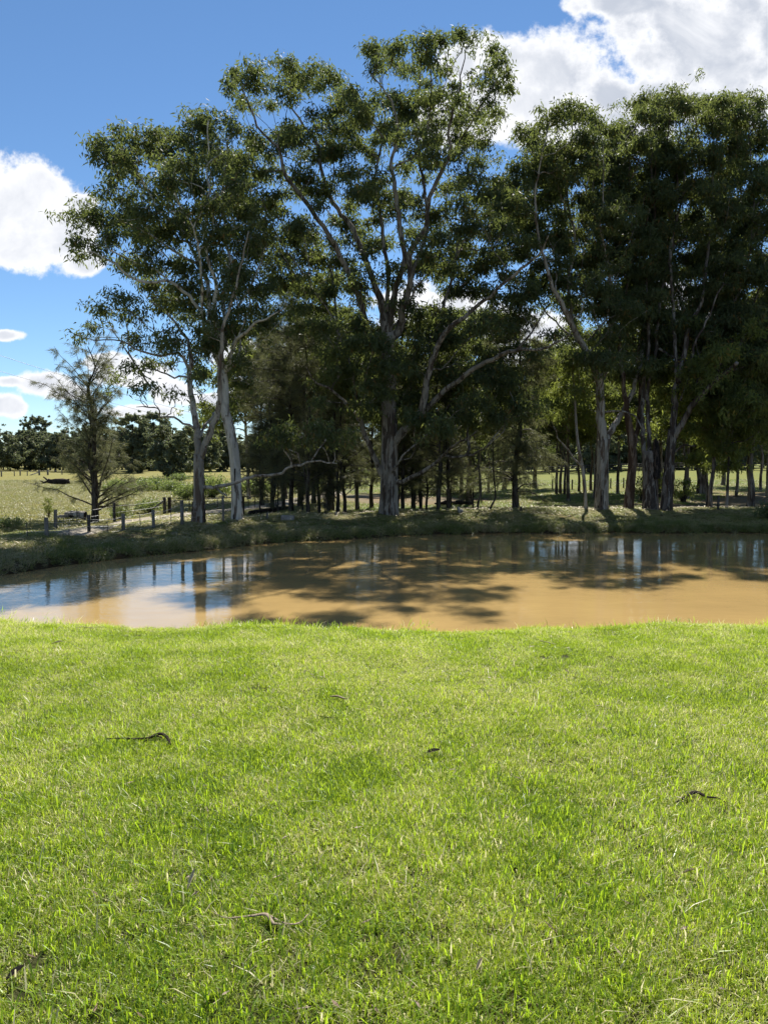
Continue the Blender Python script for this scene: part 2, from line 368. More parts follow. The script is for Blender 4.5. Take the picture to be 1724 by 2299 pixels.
def twig_mesh(name, pos, parent, order, S, sk_dir, mat, r0=0.009, rexp=0.46, sides=5, K=4, rmax=0.2, curl=.5, g=rng):
    n = len(pos); tips = np.zeros(n); haschild = np.zeros(n, bool)
    for i in order: haschild[parent[i]] = True
    for i in order:
        if not haschild[i]: tips[i] = 1
    for i in reversed(order):
        if parent[i] >= S: tips[parent[i]] += tips[i]
    rad = np.minimum(r0*np.maximum(tips, 1)**rexp, rmax)
    # relax so that the branches flow
    heavy = {}
    for i in order:
        p = parent[i]
        if p >= S and (p not in heavy or tips[i] > tips[heavy[p]]): heavy[p] = i
    for _ in range(2):
        new = pos.copy()
        for p, h in heavy.items(): new[p] = pos[p]*.5+(pos[parent[p]]+pos[h])*.25
        pos = new
    E = np.array(order); Pp = pos[parent[E]]; Cc = pos[E]
    dirs = np.zeros((n, 3)); dirs[:S] = sk_dir
    for i in order: dirs[i] = unit(pos[i]-pos[parent[i]])
    Ln = np.linalg.norm(Cc-Pp, axis=1)[:, None]
    ctrl = Pp+dirs[parent[E]]*Ln*.38+np.array((0, 0, 1))*Ln*.10
    tt = np.linspace(0, 1, K+1)[None, :, None]
    pts = (1-tt)**2*Pp[:, None]+2*tt*(1-tt)*ctrl[:, None]+tt**2*Cc[:, None]
    wob = g.normal(size=pts.shape)*Ln[:, None]*.035*curl; wob[:, 0] = 0; wob[:, -1] = 0; pts = pts+wob
    rs = rad[E]; re = np.array([rad[heavy[i]] if i in heavy else r0*.45 for i in order])
    rr = rs[:, None]+(np.minimum(re, rs)-rs)[:, None]*np.linspace(0, 1, K+1)[None]
    tan = unit(np.gradient(pts, axis=1)); ref = unit(g.normal(size=(len(E), 1, 3)))
    u = unit(np.cross(tan, ref)); w = np.cross(tan, u)
    a = np.arange(sides)*2*math.pi/sides
    V_ = pts[:, :, None]+rr[:, :, None, None]*(np.cos(a)[None, None, :, None]*u[:, :, None]+np.sin(a)[None, None, :, None]*w[:, :, None])
    base = (np.arange(len(E))*(K+1)*sides)[:, None, None]
    k = np.arange(K)[None, :, None]*sides; j = np.arange(sides)[None, None]; j2 = (j+1) % sides
    q = np.stack([base+k+j, base+k+j2, base+k+sides+j2, base+k+sides+j], -1).reshape(-1, 4)
    return mesh_np(name, V_.reshape(-1, 3), np.full(len(q), 4), q.ravel(), mat, True)

DENS = 21.5
def clump_points(c, rx, ry, rz, n, g=rng):
    """a billow made of several smaller sprays riding on its top and rim, thin below"""
    m_ = max(4, int(n/4.5)); d = unit(g.normal(size=(m_, 3))); d[:, 2] = np.abs(d[:, 2])*1.0-.30*g.random(m_); sub = d*g.uniform(.25, .95, m_)[:, None]
    k = g.integers(0, m_, n); p = sub[k]+g.normal(size=(n, 3))*np.array((.23, .23, .17))
    stray = g.random(n) < .30; p[stray] = g.normal(size=(stray.sum(), 3))*np.array((.75, .75, .6))
    return c+p*np.array((rx, ry, rz))

def skeleton_tree(name, label, cat, base, trunk, limbs, clumps, bark, leaf, group=None, tuft_n=66, tuft_r=.26, dens=1.0,
                  leafL=.19, leafW=.052, start=0.35, limb_mat=None, sides=16, bf=.35, flare=1.25, extra=None, seed=1, twig_r=.0072, rmax=.12, loose=0):
    """trunk, limbs: lists of (x,y,z,r) in world space; clumps: (x,y,z,rx,ry,rz). Root empty at the base."""
    g = np.random.default_rng(seed)
    root = empty(name, base, label, cat, group); b = np.asarray(base, float)
    sp, sr, sdirs, spath, sok = [], [], [], [], []
    def add_path(pts, rad, offs, okfrom):
        L = np.concatenate([[0], np.cumsum(np.linalg.norm(np.diff(pts, axis=0), axis=1))])
        dd = unit(np.gradient(pts, axis=0))
        for i in range(len(pts)):
            sp.append(pts[i]); sdirs.append(dd[i]); spath.append(offs+L[i]); sok.append(L[i]/L[-1] >= okfrom)
    allp = [trunk]+limbs
    for k, pth in enumerate(allp):
        a = np.array(pth, float); pts, rad = smoothpath(a[:, :3], a[:, 3], .22 if k == 0 else .3)
        if k == 0:
            h = pts[:, 2]-pts[0][2]; rad = rad*(1+(flare-1)*np.exp(-h/.35))
            m = MB(); m.tube(pts, rad, sides, flut=.10+.10*(flare > 1.3), rough=.05, seed=seed)
            m.build('trunk', bark, root, True, b)
            add_path(pts, rad, 0, start)
            if loose:
                lb = MB(); hi = pts[:, 2].max()-pts[0][2]
                for i in range(loose):
                    j = int(g.uniform(.05, .85)*(len(pts)-1)); a_ = g.random()*6.28; u = np.array((math.cos(a_), math.sin(a_), 0)); w_ = np.array((-u[1], u[0], 0))
                    L = g.uniform(.15, .7); wd = g.uniform(.02, .055); q_ = pts[j]+u*rad[j]*1.03; K_ = 5; vs = []
                    for k_ in range(K_+1):
                        f_ = k_/K_; c_ = q_-np.array((0, 0, L*f_))+u*(.10*L*f_**2+.01)+w_*g.normal()*.006; vs += [c_-w_*wd*(1-.5*f_)*.5, c_+w_*wd*(1-.5*f_)*.5]
                    vs = np.array(vs); vs = np.vstack([vs, vs+u*.004]); n_ = 2*(K_+1)
                    fs = [[2*k_, 2*k_+1, 2*k_+3, 2*k_+2] for k_ in range(K_)]; fs += [[n_+x for x in f_[::-1]] for f_ in fs]
                    lb.add(vs, fs)
                lb.build('loose_bark', M['red_bark'] if seed % 2 else M['dark_bark'], root, False, b)['kind'] = 'stuff'
        else:
            wobb = g.normal(size=pts.shape)*.02; wobb[0] = 0; pts = pts+wobb
            m = MB(); m.tube(pts, np.maximum(rad, .008), 10 if rad[0] > .06 else 6, flut=.06, rough=.06, seed=seed+k)
            m.build('limb', limb_mat or bark, root, True, b)
            j = int(np.argmin([np.linalg.norm(q-pts[0]) for q in sp])); add_path(pts, rad, spath[j], .3)
    tg = []
    for (x, y, z, rx, ry, rz_) in clumps:
        n = max(5, int(dens*(rx*ry+rx*rz_+ry*rz_)*DENS)); tg.append(clump_points(np.array((x, y, z)), rx*1.0, ry*1.0, rz_*.98, n, g))
    tg = np.concatenate(tg)
    pos, parent, order, S = grow(np.array(sp), np.array(spath), np.array(sok), tg, bf)
    me = twig_mesh('twigs', pos-b, parent, order, S, np.array(sdirs), limb_mat or bark, r0=twig_r, rmax=rmax, g=g)
    link('twigs', me, root)['kind'] = 'stuff'
    c = np.repeat(tg, tuft_n, axis=0); off = g.normal(size=c.shape)*tuft_r*np.array((.55, .55, .42)); c = c+off
    cr = link('crown', quads_mesh('crown', leaf_arrays(c, leafL, leafW, g=g)-b, leaf), root); cr['kind'] = 'stuff'
    return root
def px_path(pts, Y0, dY=0.0, Yend=None):
    """traced limb: (px, py, width_px) at its own distance, drifting dY in depth along its length -> world x,y,z,r"""
    out = []; n = len(pts)
    for i, (px, py, w) in enumerate(pts):
        Y = Y0+dY*(i/max(1, n-1))**1.2; q = P(px, py, Y); out.append((q[0], q[1], q[2], max(w, 1.2)/2/F_PX*Y))
    return out
def px_clumps(cl, Y0, spread, seed=0, cx=None, R_=None, zr=1.1):
    g = np.random.default_rng(seed); out = []
    for c in cl:
        px, py, rx, ry = c[:4]
        s = spread
        if cx is not None: s = spread*math.sqrt(max(.12, 1-((px-cx)/R_)**2))
        Y = Y0+g.uniform(-1, 1)*s if len(c) < 5 else Y0+c[4]
        q = P(px, py, Y); k = Y/F_PX
        sc = 1.02; out.append((q[0], q[1], q[2]-.1*ry*k, rx*k*sc, (rx+ry)*.55*k*zr*sc, ry*k*sc))
    return out

# ------------------------------------------------------------------ ground sheet
def axis_samples(lo, hi, step, far_lo, far_hi, growth=1.22):
    a = list(np.arange(lo, hi, step)); s = step; v = lo
    while v > far_lo: s *= growth; v -= s; a.insert(0, v)
    s = step; v = a[-1]
    while v < far_hi: s *= growth; v += s; a.append(v)
    return np.array(a)
xs = axis_samples(-15, 25, .2, -700, 700)
near_d = [60, 40, 28, 20, 15, 11]+list(np.arange(9, 2, -.35))+list(np.arange(2, .6, -.12))+list(np.arange(.6, -.01, -.05))
far_t = [0, .04, .08, .12, .18, .26, .36, .5]+list(np.arange(.65, 8, .16))
s = .2
while far_t[-1] < 1200: far_t.append(far_t[-1]+s); s *= 1.085
rows = []
Fv, Nv = Ff(xs), Nf(xs); mid = (Fv+Nv)/2
for d in near_d: rows.append(np.minimum(Nv-d, mid-1e-3))
for k in (.02, .06, .15, .3, .5, .7, .85, .94, .98): rows.append(Nv+np.maximum(Fv-Nv, .02)*k)
cosx = slopecos(xs)
for t_ in far_t: rows.append(Fv+t_/np.maximum(cosx, .45) if t_ < 8 else Fv+8/np.maximum(cosx, .45)+(t_-8))
Yg = np.array(rows); Xg = np.tile(xs, (len(rows), 1)); Zg = hz(Xg, Yg)
nr, nc = Xg.shape
idx = np.arange(nr*nc).reshape(nr, nc)
q = np.stack([idx[:-1, :-1], idx[:-1, 1:], idx[1:, 1:], idx[1:, :-1]], -1).reshape(-1, 4)
vv = np.stack([Xg, Yg, Zg], -1).reshape(-1, 3)
# soil and turf colour of each zone of the land
def fbm(x, y, s, o=0):
    return (np.sin(x*s+1.3*np.sin(y*s*.7+o)+o)+np.sin(y*s*1.3+1.7*np.sin(x*s*.6+o*2))+.5*np.sin((x+y)*s*2.3+o))/2.5
def zone_colour(x, y):
    C = np.zeros(x.shape+(3,))
    lawn = np.array((0.05, 0.055, 0.02)); bank = np.array((0.13, 0.12, 0.055)); field = np.array((0.21, 0.205, 0.075))  # lawn soil darkened to paint in the shade between the blades
    litter = np.array((0.20, 0.155, 0.11)); wood = np.array((0.15, 0.165, 0.05)); mud = np.array((0.055, 0.040, 0.027)); paddock = np.array((0.155, 0.18, 0.045))
    t = (y-Ff(x))*slopecos(x); Wd = Wf(x); mid = (Ff(x)+Nf(x))/2
    C[:] = lawn
    far = y > mid
    def put(mask, col): C[:] = C*(1-mask[..., None])+col*mask[..., None]
    put(far*1.0, bank)
    beyond = np.clip((t-Wd)/2, 0, 1)*far
    put(beyond, wood)
    left = np.clip((-1.0-x-(y-30)*.10+3*fbm(x, y, .2, 1))/4, 0, 1)*np.clip((y-24)/6, 0, 1)*far
    put(left, field)
    lit = np.clip(fbm(x, y, .22, 3)*1.8+1.15, 0, 1)*np.clip((y-36)/6, 0, 1)*np.clip((64-y)/9, 0, 1)*(1-left)*far
    put(lit*.9, litter)
    put(np.clip((y-62)/8, 0, 1)*(1-left)*far, paddock)
    strip = np.clip(1-np.abs(t-Wd-.2)/.7, 0, 1)*np.clip((x-5)/2, 0, 1)*np.clip(.6+fbm(x, y, 1.1, 2), 0, 1)*far
    put(strip*.9, np.array((0.30, 0.25, 0.20)))
    bare = np.clip(fbm(x, y, 1.3, 5)*2-1.1, 0, 1)*np.clip(t/.6, 0, 1)*(t < Wd)*far
    put(bare*.5, np.array((0.22, 0.155, 0.10)))
    under = ((Zg < -.50) & (np.abs(t) < 1.2) & far) | ((Zg < -.3) & ~far) if x.shape == Zg.shape else np.zeros(x.shape, bool)
    put(under*1.0, mud)
    return C
zc = zone_colour(Xg, Yg).reshape(-1, 3)
m, t = material('ground'); p = t.pos()
at = t.node('ShaderNodeVertexColor', layer_name='soil')
n1 = t.noise(p, .35, 5, .6); n2 = t.noise(p, 3.5, 6, .65); n3 = t.noise(p, 30, 4, .7)
col = t.mix(t.range(n1, .35, .65), at.outputs[0], (1.18, 1.02, .75), 'MULTIPLY')
col = t.mix(t.m('MULTIPLY', t.range(n2, .4, .68), .6), col, (.72, .72, .66), 'MULTIPLY')
col = t.mix(t.range(n3, .3, .7), col, (.70, .72, .66), 'MULTIPLY')
h = t.m('ADD', t.m('MULTIPLY', n2, .5), t.m('MULTIPLY', n3, .5))
t.l.new(principled(t, col, .95, .1, bump(t, h, .9, .08)), t.out.inputs[0])
me = mesh_np('ground', vv, np.full(len(q), 4), q.ravel(), m, True)
ca = me.color_attributes.new('soil', 'FLOAT_COLOR', 'POINT')
if len(me.vertices) == len(zc): ca.data.foreach_set('color', np.concatenate([zc, np.ones((len(zc), 1))], 1).astype(np.float32).ravel())
tag(link('ground', me), kind='structure')

# ------------------------------------------------------------------ pond water
m, t = material('pond_water'); p = t.pos()
r1 = t.noise(t.vscale(p, (1.0, 1.6, 1)), 3.2, 3, .5, .4); r2 = t.noise(t.vscale(p, (1.0, 1.7, 1)), 11.0, 2, .5, .2); r3 = t.noise(p, 1.1, 3, .5)
calm = t.range(t.noise(t.vscale(p, (.25, .6, 1)), 1.0, 3, .5), .35, .65, .25, 1.0)
h = t.m('MULTIPLY', t.m('ADD', t.m('ADD', t.m('MULTIPLY', r1, .55), t.m('MULTIPLY', r2, .22)), t.m('MULTIPLY', r3, .5)), calm)
wc = t.mix(t.range(t.noise(p, .5, 3, .5), .3, .7), (0.40, 0.272, 0.108), (0.345, 0.235, 0.095))
t.l.new(principled(t, wc, .02, .5, bump(t, h, .085, .10), IOR=1.33), t.out.inputs[0])
wx = np.arange(-14, 24.01, .5); v = []; 
for x in wx: v += [(x, float(Nf(x))-.25, -.70), (x, float(Ff(x))+.3, -.70)]
f = [[2*i, 2*i+2, 2*i+3, 2*i+1] for i in range(len(wx)-1)]
tag(MB().add(v, f).build('water', m), kind='structure')

# ------------------------------------------------------------------ gravel track behind the bank on the left
def strip_mesh(name, pts, width, mat, lift=.006, n=60):
    pts = np.array(pts, float); c, w = smoothpath(np.c_[pts, np.zeros(len(pts))], np.array(width, float), .4)
    tn = unit(np.gradient(c, axis=0)); nm = np.stack([-tn[:, 1], tn[:, 0], 0*tn[:, 0]], 1)
    K = 8; v = []
    for k in range(K+1):
        e = (k/K-.5)*w[:, None]*(1+.12*np.sin(np.arange(len(c))*1.3+k)[:, None]*(k in (0, K)))
        q = c+nm*e; q[:, 2] = hz(q[:, 0], q[:, 1])+lift+.035*(1-abs(2*k/K-1)); 
        if k in (0, K): q[:, 2] -= .05
        v.append(q)
    v = np.stack(v, 1).reshape(-1, 3); m_ = len(c)
    f = [[i*(K+1)+k, i*(K+1)+k+1, (i+1)*(K+1)+k+1, (i+1)*(K+1)+k] for i in range(m_-1) for k in range(K)]
    o = MB().add(v, f).build(name, mat, smooth=True); return o
m, t = material('gravel'); p = t.pos()
n1 = t.noise(p, 22, 4, .7); n2 = t.noise(p, 1.2, 4, .6)
col = t.mix(t.range(n1, .35, .65), (0.22, 0.19, 0.15), (0.36, 0.32, 0.26)); col = t.mix(t.m('MULTIPLY', t.range(n2, .5, .7), .6), col, (0.15, 0.16, 0.07))
t.l.new(principled(t, col, .95, .1, bump(t, n1, .8, .04)), t.out.inputs[0])
tr_pts = [G(60, 1205, 20)[:2], G(190, 1188, 20)[:2], G(300, 1172, 20)[:2], G(400, 1158, 20)[:2], G(470, 1149, 20)[:2], G(560, 1140, 20)[:2], G(680, 1122, 20)[:2], G(790, 1098, 20)[:2]]
tag(strip_mesh('track', tr_pts, [1.6, 1.7, 1.8, 1.9, 2.0, 2.2, 2.4, 2.4], m), kind='structure')

# ================================================================== BIG GUMS ON THE BANK
def fill(poly, step, seed, r=(36, 54), holes=()):
    g = np.random.default_rng(seed); out = []
    xs_ = [q[0] for q in poly]; ys_ = [q[1] for q in poly]
    def inside(x, y):
        c = False; j = len(poly)-1
        for i in range(len(poly)):
            if (ys_[i] > y) != (ys_[j] > y) and x < (xs_[j]-xs_[i])*(y-ys_[i])/(ys_[j]-ys_[i])+xs_[i]: c = not c
            j = i
        return c
    step = step*.74
    for y in np.arange(min(ys_), max(ys_), step*.72):
        for x in np.arange(min(xs_), max(xs_), step):
            X = x+g.uniform(-.45, .45)*step; Yy = y+g.uniform(-.4, .4)*step
            if inside(X, Yy) and not any(abs(X-h[0]) < h[2] and abs(Yy-h[1]) < h[3] for h in holes):
                rx = g.uniform(*r)*.72*g.choice([.7, 1, 1.25]); out.append((X, Yy, rx, rx*g.uniform(.5, .72), g.uniform(-.8, 3.8)))
    return out
def root_at(px, Y): 
    x = (px-CX)/F_PX*Y/cp; return np.array((x, Y, ground_at(x, Y)))
def trunk_path(pts, Y0, dY=0.0):
    a = px_path(pts, Y0, dY); x, y, z, r = a[0]; g = ground_at(x, y)
    return [(x, y, g-.25, r*1.02), (x, y, g+.02, r)]+[q for q in a[1:]]
# ---- central giant
Yd = 28.6
D_tr = [(872, 1155, 42), (874, 1100, 39), (874, 1066, 39), (875, 982, 37), (873, 898, 35), (871, 813, 32), (869, 748, 29)]
D_l = [([(869, 752, 26), (863, 730, 22), (857, 687, 18), (840, 636, 14), (823, 594, 13), (795, 516, 10), (757, 469, 9), (728, 406, 8), (719, 364, 7), (715, 330, 6), (681, 279, 5), (652, 235, 3), (640, 190, 2)], 1.5),
 ([(868, 800, 17), (831, 754, 14), (810, 678, 13), (781, 611, 12), (755, 560, 11), (745, 537, 11), (703, 478, 10), (669, 431, 9), (639, 389, 8), (627, 335, 6), (589, 296, 5), (563, 246, 4), (548, 205, 2)], -3.0),
 ([(870, 752, 22), (878, 710, 16), (884, 660, 14), (897, 620, 13), (909, 583, 12), (899, 524, 11), (892, 461, 10), (884, 410, 9), (880, 355, 7), (892, 313, 6), (888, 258, 5), (859, 199, 3), (829, 165, 2)], -1.5),
 ([(871, 770, 24), (899, 735, 19), (903, 699, 16), (920, 644, 13), (922, 566, 13), (956, 516, 11), (960, 461, 10), (981, 406, 9), (1010, 347, 9), (1006, 305, 6), (1019, 241, 5), (1036, 170, 3), (1044, 110, 2)], -3.5),
 ([(1000, 366, 6), (1044, 300, 5), (1078, 237, 4), (1103, 203, 3), (1124, 157, 2)], -1.0),
 ([(868, 700, 11), (871, 621, 9), (859, 524, 8), (846, 440, 6), (842, 389, 5), (863, 296, 4), (859, 229, 3), (850, 150, 2)], 3.0),
 ([(903, 690, 11), (930, 600, 9), (958, 520, 8), (955, 440, 7), (940, 350, 5), (935, 250, 4), (944, 170, 3), (945, 110, 2)], 2.5),
 ([(876, 1003, 26), (898, 975, 21), (945, 923, 18), (958, 855, 14), (975, 796, 12), (1000, 746, 12), (1042, 712, 9), (1089, 674, 8), (1127, 640, 7), (1182, 594, 6), (1215, 564, 4), (1230, 530, 2)], -4.0),
 ([(940, 930, 15), (962, 914, 13), (1004, 872, 12), (1055, 834, 11), (1106, 805, 10), (1156, 786, 8), (1211, 784, 6), (1253, 767, 4), (1283, 746, 2)], -5.5),
 ([(1158, 786, 6), (1180, 762, 5), (1194, 746, 4), (1215, 708, 3), (1236, 680, 2)], -.8),
 ([(975, 796, 9), (985, 720, 8), (1010, 640, 7), (1025, 560, 5), (1040, 480, 4), (1050, 420, 3)], 2.5),
 ([(880, 1081, 15), (903, 1080, 10), (945, 1062, 9), (975, 1041, 8), (996, 1020, 7), (1013, 1003, 5), (1047, 986, 4), (1072, 965, 2)], -4.0),
 ([(998, 1022, 5), (1030, 1026, 5), (1072, 1016, 4), (1097, 999, 3), (1131, 969, 2)], -1.5),
 ([(868, 1085, 15), (852, 1058, 13), (840, 1024, 12), (819, 978, 11), (806, 940, 9), (789, 919, 8), (760, 889, 6), (734, 868, 5), (709, 860, 4), (684, 822, 2)], -2.5),
 ([(806, 940, 7), (800, 890, 6), (790, 830, 5), (770, 780, 4), (750, 720, 3)], -1.5),
 ([(863, 1080, 6), (880, 1062, 5), (895, 1038, 4), (920, 1028, 2)], -1.2)]
D_c = [(939, 90, 28, 28), (985, 94, 26, 28), (1044, 85, 32, 28), (1099, 106, 20, 20), (1118, 144, 28, 24), (1133, 161, 15, 14), (846, 115, 28, 22), (884, 111, 30, 24), (871, 140, 38, 20), (964, 123, 38, 22), (838, 157, 12, 18), (1091, 170, 25, 18), (1112, 199, 18, 12), (1141, 199, 8, 8),
 (994, 165, 28, 18), (922, 165, 28, 18), (1032, 195, 28, 16), (943, 200, 22, 16), (867, 212, 32, 20), (964, 229, 36, 18), (1044, 229, 28, 16), (1091, 254, 36, 16), (816, 262, 42, 24), (774, 216, 34, 24), (736, 185, 42, 24), (698, 165, 40, 24), (652, 157, 38, 22), (677, 190, 45, 20), (559, 161, 33, 22), (525, 174, 22, 20), (525, 203, 20, 24), (567, 191, 35, 20), (542, 230, 8, 9), (605, 237, 22, 16), (643, 220, 25, 16), (605, 190, 20, 14),
 (563, 300, 20, 13), (580, 330, 42, 18), (525, 355, 32, 22), (648, 288, 20, 16), (660, 321, 36, 24), (702, 250, 24, 14), (753, 245, 38, 18), (766, 309, 42, 24), (770, 338, 46, 24), (871, 288, 42, 22), (926, 271, 32, 16), (922, 305, 36, 18), (968, 309, 28, 16), (1048, 279, 30, 16), (1061, 321, 24, 13), (977, 347, 36, 16), (829, 338, 22, 16), (812, 389, 34, 18), (905, 380, 22, 14), (593, 393, 32, 20), (534, 389, 42, 22), (525, 415, 38, 22), (702, 431, 26, 20), (812, 431, 26, 20), (719, 460, 18, 18), (926, 448, 30, 15), (871, 473, 22, 12), (605, 465, 30, 24), (542, 460, 38, 26),
 (690, 507, 38, 22), (648, 524, 28, 24), (584, 537, 38, 26), (837, 541, 44, 17), (753, 591, 38, 22), (690, 579, 44, 24), (761, 625, 36, 20), (627, 629, 46, 26), (985, 481, 38, 20), (1027, 460, 36, 20), (1082, 427, 38, 22), (985, 536, 38, 22), (956, 579, 26, 20), (1048, 515, 42, 26), (1027, 566, 46, 26), (1112, 503, 42, 26), (1154, 460, 40, 30), (1040, 397, 32, 20), (1150, 560, 45, 30),
 (1180, 520, 40, 30), (945, 600, 32, 18), (1008, 600, 44, 20), (1072, 602, 44, 22), (1127, 678, 44, 26), (1093, 729, 40, 28), (1156, 729, 34, 24), (1186, 665, 30, 26), (1030, 650, 34, 18), (937, 735, 34, 22), (971, 699, 32, 18), (755, 655, 42, 26), (713, 690, 46, 26), (684, 650, 40, 26), (798, 722, 34, 24), (734, 740, 46, 26),
 (819, 771, 56, 26, -2.6), (869, 775, 36, 24, -2.4), (777, 785, 34, 24, -2.3), (840, 822, 48, 28, -2.4), (751, 830, 46, 28, -1.5), (886, 830, 32, 26, -2.2), (924, 822, 36, 24), (819, 868, 42, 24, -2.2), (798, 912, 32, 18, -2), (870, 880, 30, 20, -2.0), (924, 889, 38, 26), (1009, 796, 36, 22), (945, 779, 28, 18), (945, 940, 42, 26, -2), (988, 961, 42, 28), (1030, 940, 46, 26), (1072, 898, 36, 26), (1127, 898, 46, 26), (1169, 919, 36, 24), (1114, 935, 42, 22), (1051, 864, 34, 18), (1135, 864, 28, 18), (1211, 796, 32, 16), (1241, 754, 28, 15), (1100, 830, 30, 18), (720, 900, 24, 14), (900, 700, 20, 14)]
D_c += fill([(520, 330), (620, 270), (800, 230), (900, 180), (1120, 230), (1170, 420), (1200, 640), (1150, 900), (1000, 960), (800, 930), (690, 800), (600, 640), (520, 480)], 70, 33, (28, 44), [(860, 560, 22, 30), (1100, 760, 30, 16), (870, 680, 24, 40), (960, 470, 14, 30)])
D_c += fill([(700, 740), (860, 700), (1150, 700), (1180, 930), (1060, 960), (930, 970), (760, 930)], 62, 37, (30, 44), [(870, 1010, 30, 40)])
tr = px_path(D_tr, Yd)
skeleton_tree('gum_tree', 'tallest gum in the centre with a massive grey trunk and a wide open crown', 'tree', (tr[0][0], Yd, ground_at(tr[0][0], Yd)),
    trunk_path(D_tr, Yd), [px_path(l, Yd, d) for l, d in D_l], px_clumps(D_c, Yd, 4.2, 3, 850, 400, 1.0), M['giant_bark'], M['gum_leaf'],
    tuft_n=44, dens=.92, seed=5, sides=24, loose=46, start=.6, flare=1.22)
# ---- left forked gum
Yb = 23.4
B_tr = [(445, 1176, 29), (447, 1111, 24), (447, 1072, 23), (447, 1021, 22)]
B_l = [([(444, 1030, 17), (443, 966, 15), (435, 919, 13), (427, 868, 12), (425, 829, 11), (431, 800, 9), (419, 765, 7), (404, 735, 6), (368, 696, 4), (340, 680, 3)], 1.5),
 ([(449, 1032, 17), (458, 1000, 15), (470, 974, 14), (486, 935, 13), (494, 896, 12), (492, 857, 10), (495, 800, 9), (500, 740, 7), (520, 680, 6), (540, 600, 4), (560, 520, 3)], -1.5),
 ([(437, 962, 6), (411, 951, 5), (392, 935, 4.5), (360, 935, 4), (357, 915, 3.4), (333, 913, 2.6), (306, 913, 1.4)], -1.0),
 ([(372, 936, 2.8), (384, 930, 2.4), (384, 917, 2), (394, 912, 1.8), (392, 898, 1.3)], -.3),
 ([(333, 913, 2), (322, 900, 1.6), (305, 896, 1.2)], -.3), ([(357, 917, 2), (345, 900, 1.6), (350, 880, 1.2), (338, 868, 1)], .3),
 ([(450, 1096, 12), (466, 1094, 8.5), (492, 1094, 7.5), (517, 1086, 7), (552, 1076, 7), (574, 1069, 7), (601, 1068, 6.5), (633, 1061, 6), (650, 1050, 5.4), (674, 1042, 5), (704, 1033, 4), (734, 1038, 3), (757, 1042, 1.5)], -2.2),
 ([(484, 1095, 5), (500, 1106, 4), (511, 1115, 3)], -.4),
 ([(674, 1042, 3.6), (668, 1018, 3), (641, 1007, 2)], -.5), ([(700, 1034, 3.4), (720, 1005, 2.6), (735, 980, 2)], .5), ([(739, 1038, 3), (736, 1020, 2.6), (725, 1004, 2)], -.4),
 ([(448, 985, 7), (465, 950, 6), (482, 930, 5)], 1.0),
 ([(425, 829, 8), (400, 790, 6), (360, 800, 5), (305, 783, 4), (270, 765, 3), (215, 762, 2.4), (170, 752, 1.5)], -1.5),
 ([(427, 850, 5), (390, 845, 4), (350, 830, 3), (310, 830, 2)], .8)]
B_c = [(274, 849, 24, 18), (298, 817, 30, 18), (352, 817, 38, 20), (321, 868, 40, 15), (392, 884, 28, 11), (392, 778, 40, 28), (430, 800, 26, 30), (455, 840, 18, 40), (302, 769, 42, 22), (370, 755, 42, 26), (177, 755, 20, 9), (215, 740, 18, 14), (240, 700, 22, 22), (312, 711, 40, 28), (370, 690, 40, 28), (259, 668, 42, 26), (218, 690, 18, 22), (330, 640, 38, 24), (437, 740, 30, 26), (540, 620, 32, 26), (560, 540, 34, 28), (520, 700, 30, 22),
 (620, 975, 25, 18, -1.9), (660, 965, 34, 24, -2.1), (705, 960, 34, 26, -2.2), (745, 965, 28, 24, -2.3), (755, 995, 20, 14, -2.3), (700, 990, 28, 16, -2.1), (640, 990, 20, 12, -2.), (775, 975, 14, 14, -2.3)]
tr = px_path(B_tr, Yb)
skeleton_tree('gum_tree', 'leftmost gum on the bank, trunk forked in two above a long low bare branch', 'tree', (tr[0][0], Yb, ground_at(tr[0][0], Yb)),
    trunk_path(B_tr, Yb), [px_path(l, Yb, d) for l, d in B_l], px_clumps(B_c, Yb, 2.6, 4, 380, 300, 1.0), M['gum_bark'], M['gum_leaf'],
    tuft_n=30, seed=9, sides=18, loose=46, start=.9, tuft_r=.24, leafL=.17, leafW=.046)
# ---- slender white gum beside it
Yc = 24.6
C_tr = [(533, 1170, 25), (531, 1092, 23), (525, 1013, 22), (513, 951, 21), (505, 919, 19), (505, 872, 17), (501, 831, 16)]
C_l = [([(501, 835, 14), (480, 756, 11), (471, 711, 10), (471, 669, 9), (463, 620, 8), (449, 593, 8), (431, 560, 7), (416, 524, 6), (405, 460, 5), (385, 400, 4), (360, 340, 3)], 1.5),
 ([(502, 840, 13), (492, 750, 12), (483, 711, 11), (483, 669, 10), (486, 636, 8), (467, 581, 7), (458, 520, 6), (470, 450, 5), (465, 380, 4), (468, 320, 3), (466, 270, 2)], -1.5),
 ([(503, 840, 11), (519, 801, 9), (528, 765, 8), (546, 753, 7), (573, 726, 6), (600, 717, 4), (640, 690, 2)], -2.5),
 ([(524, 780, 7), (531, 735, 6), (537, 687, 6), (561, 645, 5), (585, 590, 4), (600, 540, 3)], 2.0),
 ([(497, 790, 11), (510, 740, 9), (500, 680, 8), (515, 600, 7), (505, 500, 5), (500, 420, 4), (510, 340, 3), (512, 300, 2)], 2.5),
 ([(480, 756, 9), (455, 710, 8), (425, 665, 7), (395, 640, 7), (370, 629, 6), (327, 634, 6), (278, 610, 5), (245, 586, 4), (196, 562, 2)], -2.5),
 ([(449, 593, 6), (400, 570, 5), (360, 540, 4), (310, 510, 3), (260, 495, 2)], -2.5),
 ([(416, 524, 5), (350, 460, 4), (320, 400, 3), (290, 350, 2.5), (265, 310, 2)], 1.5)]
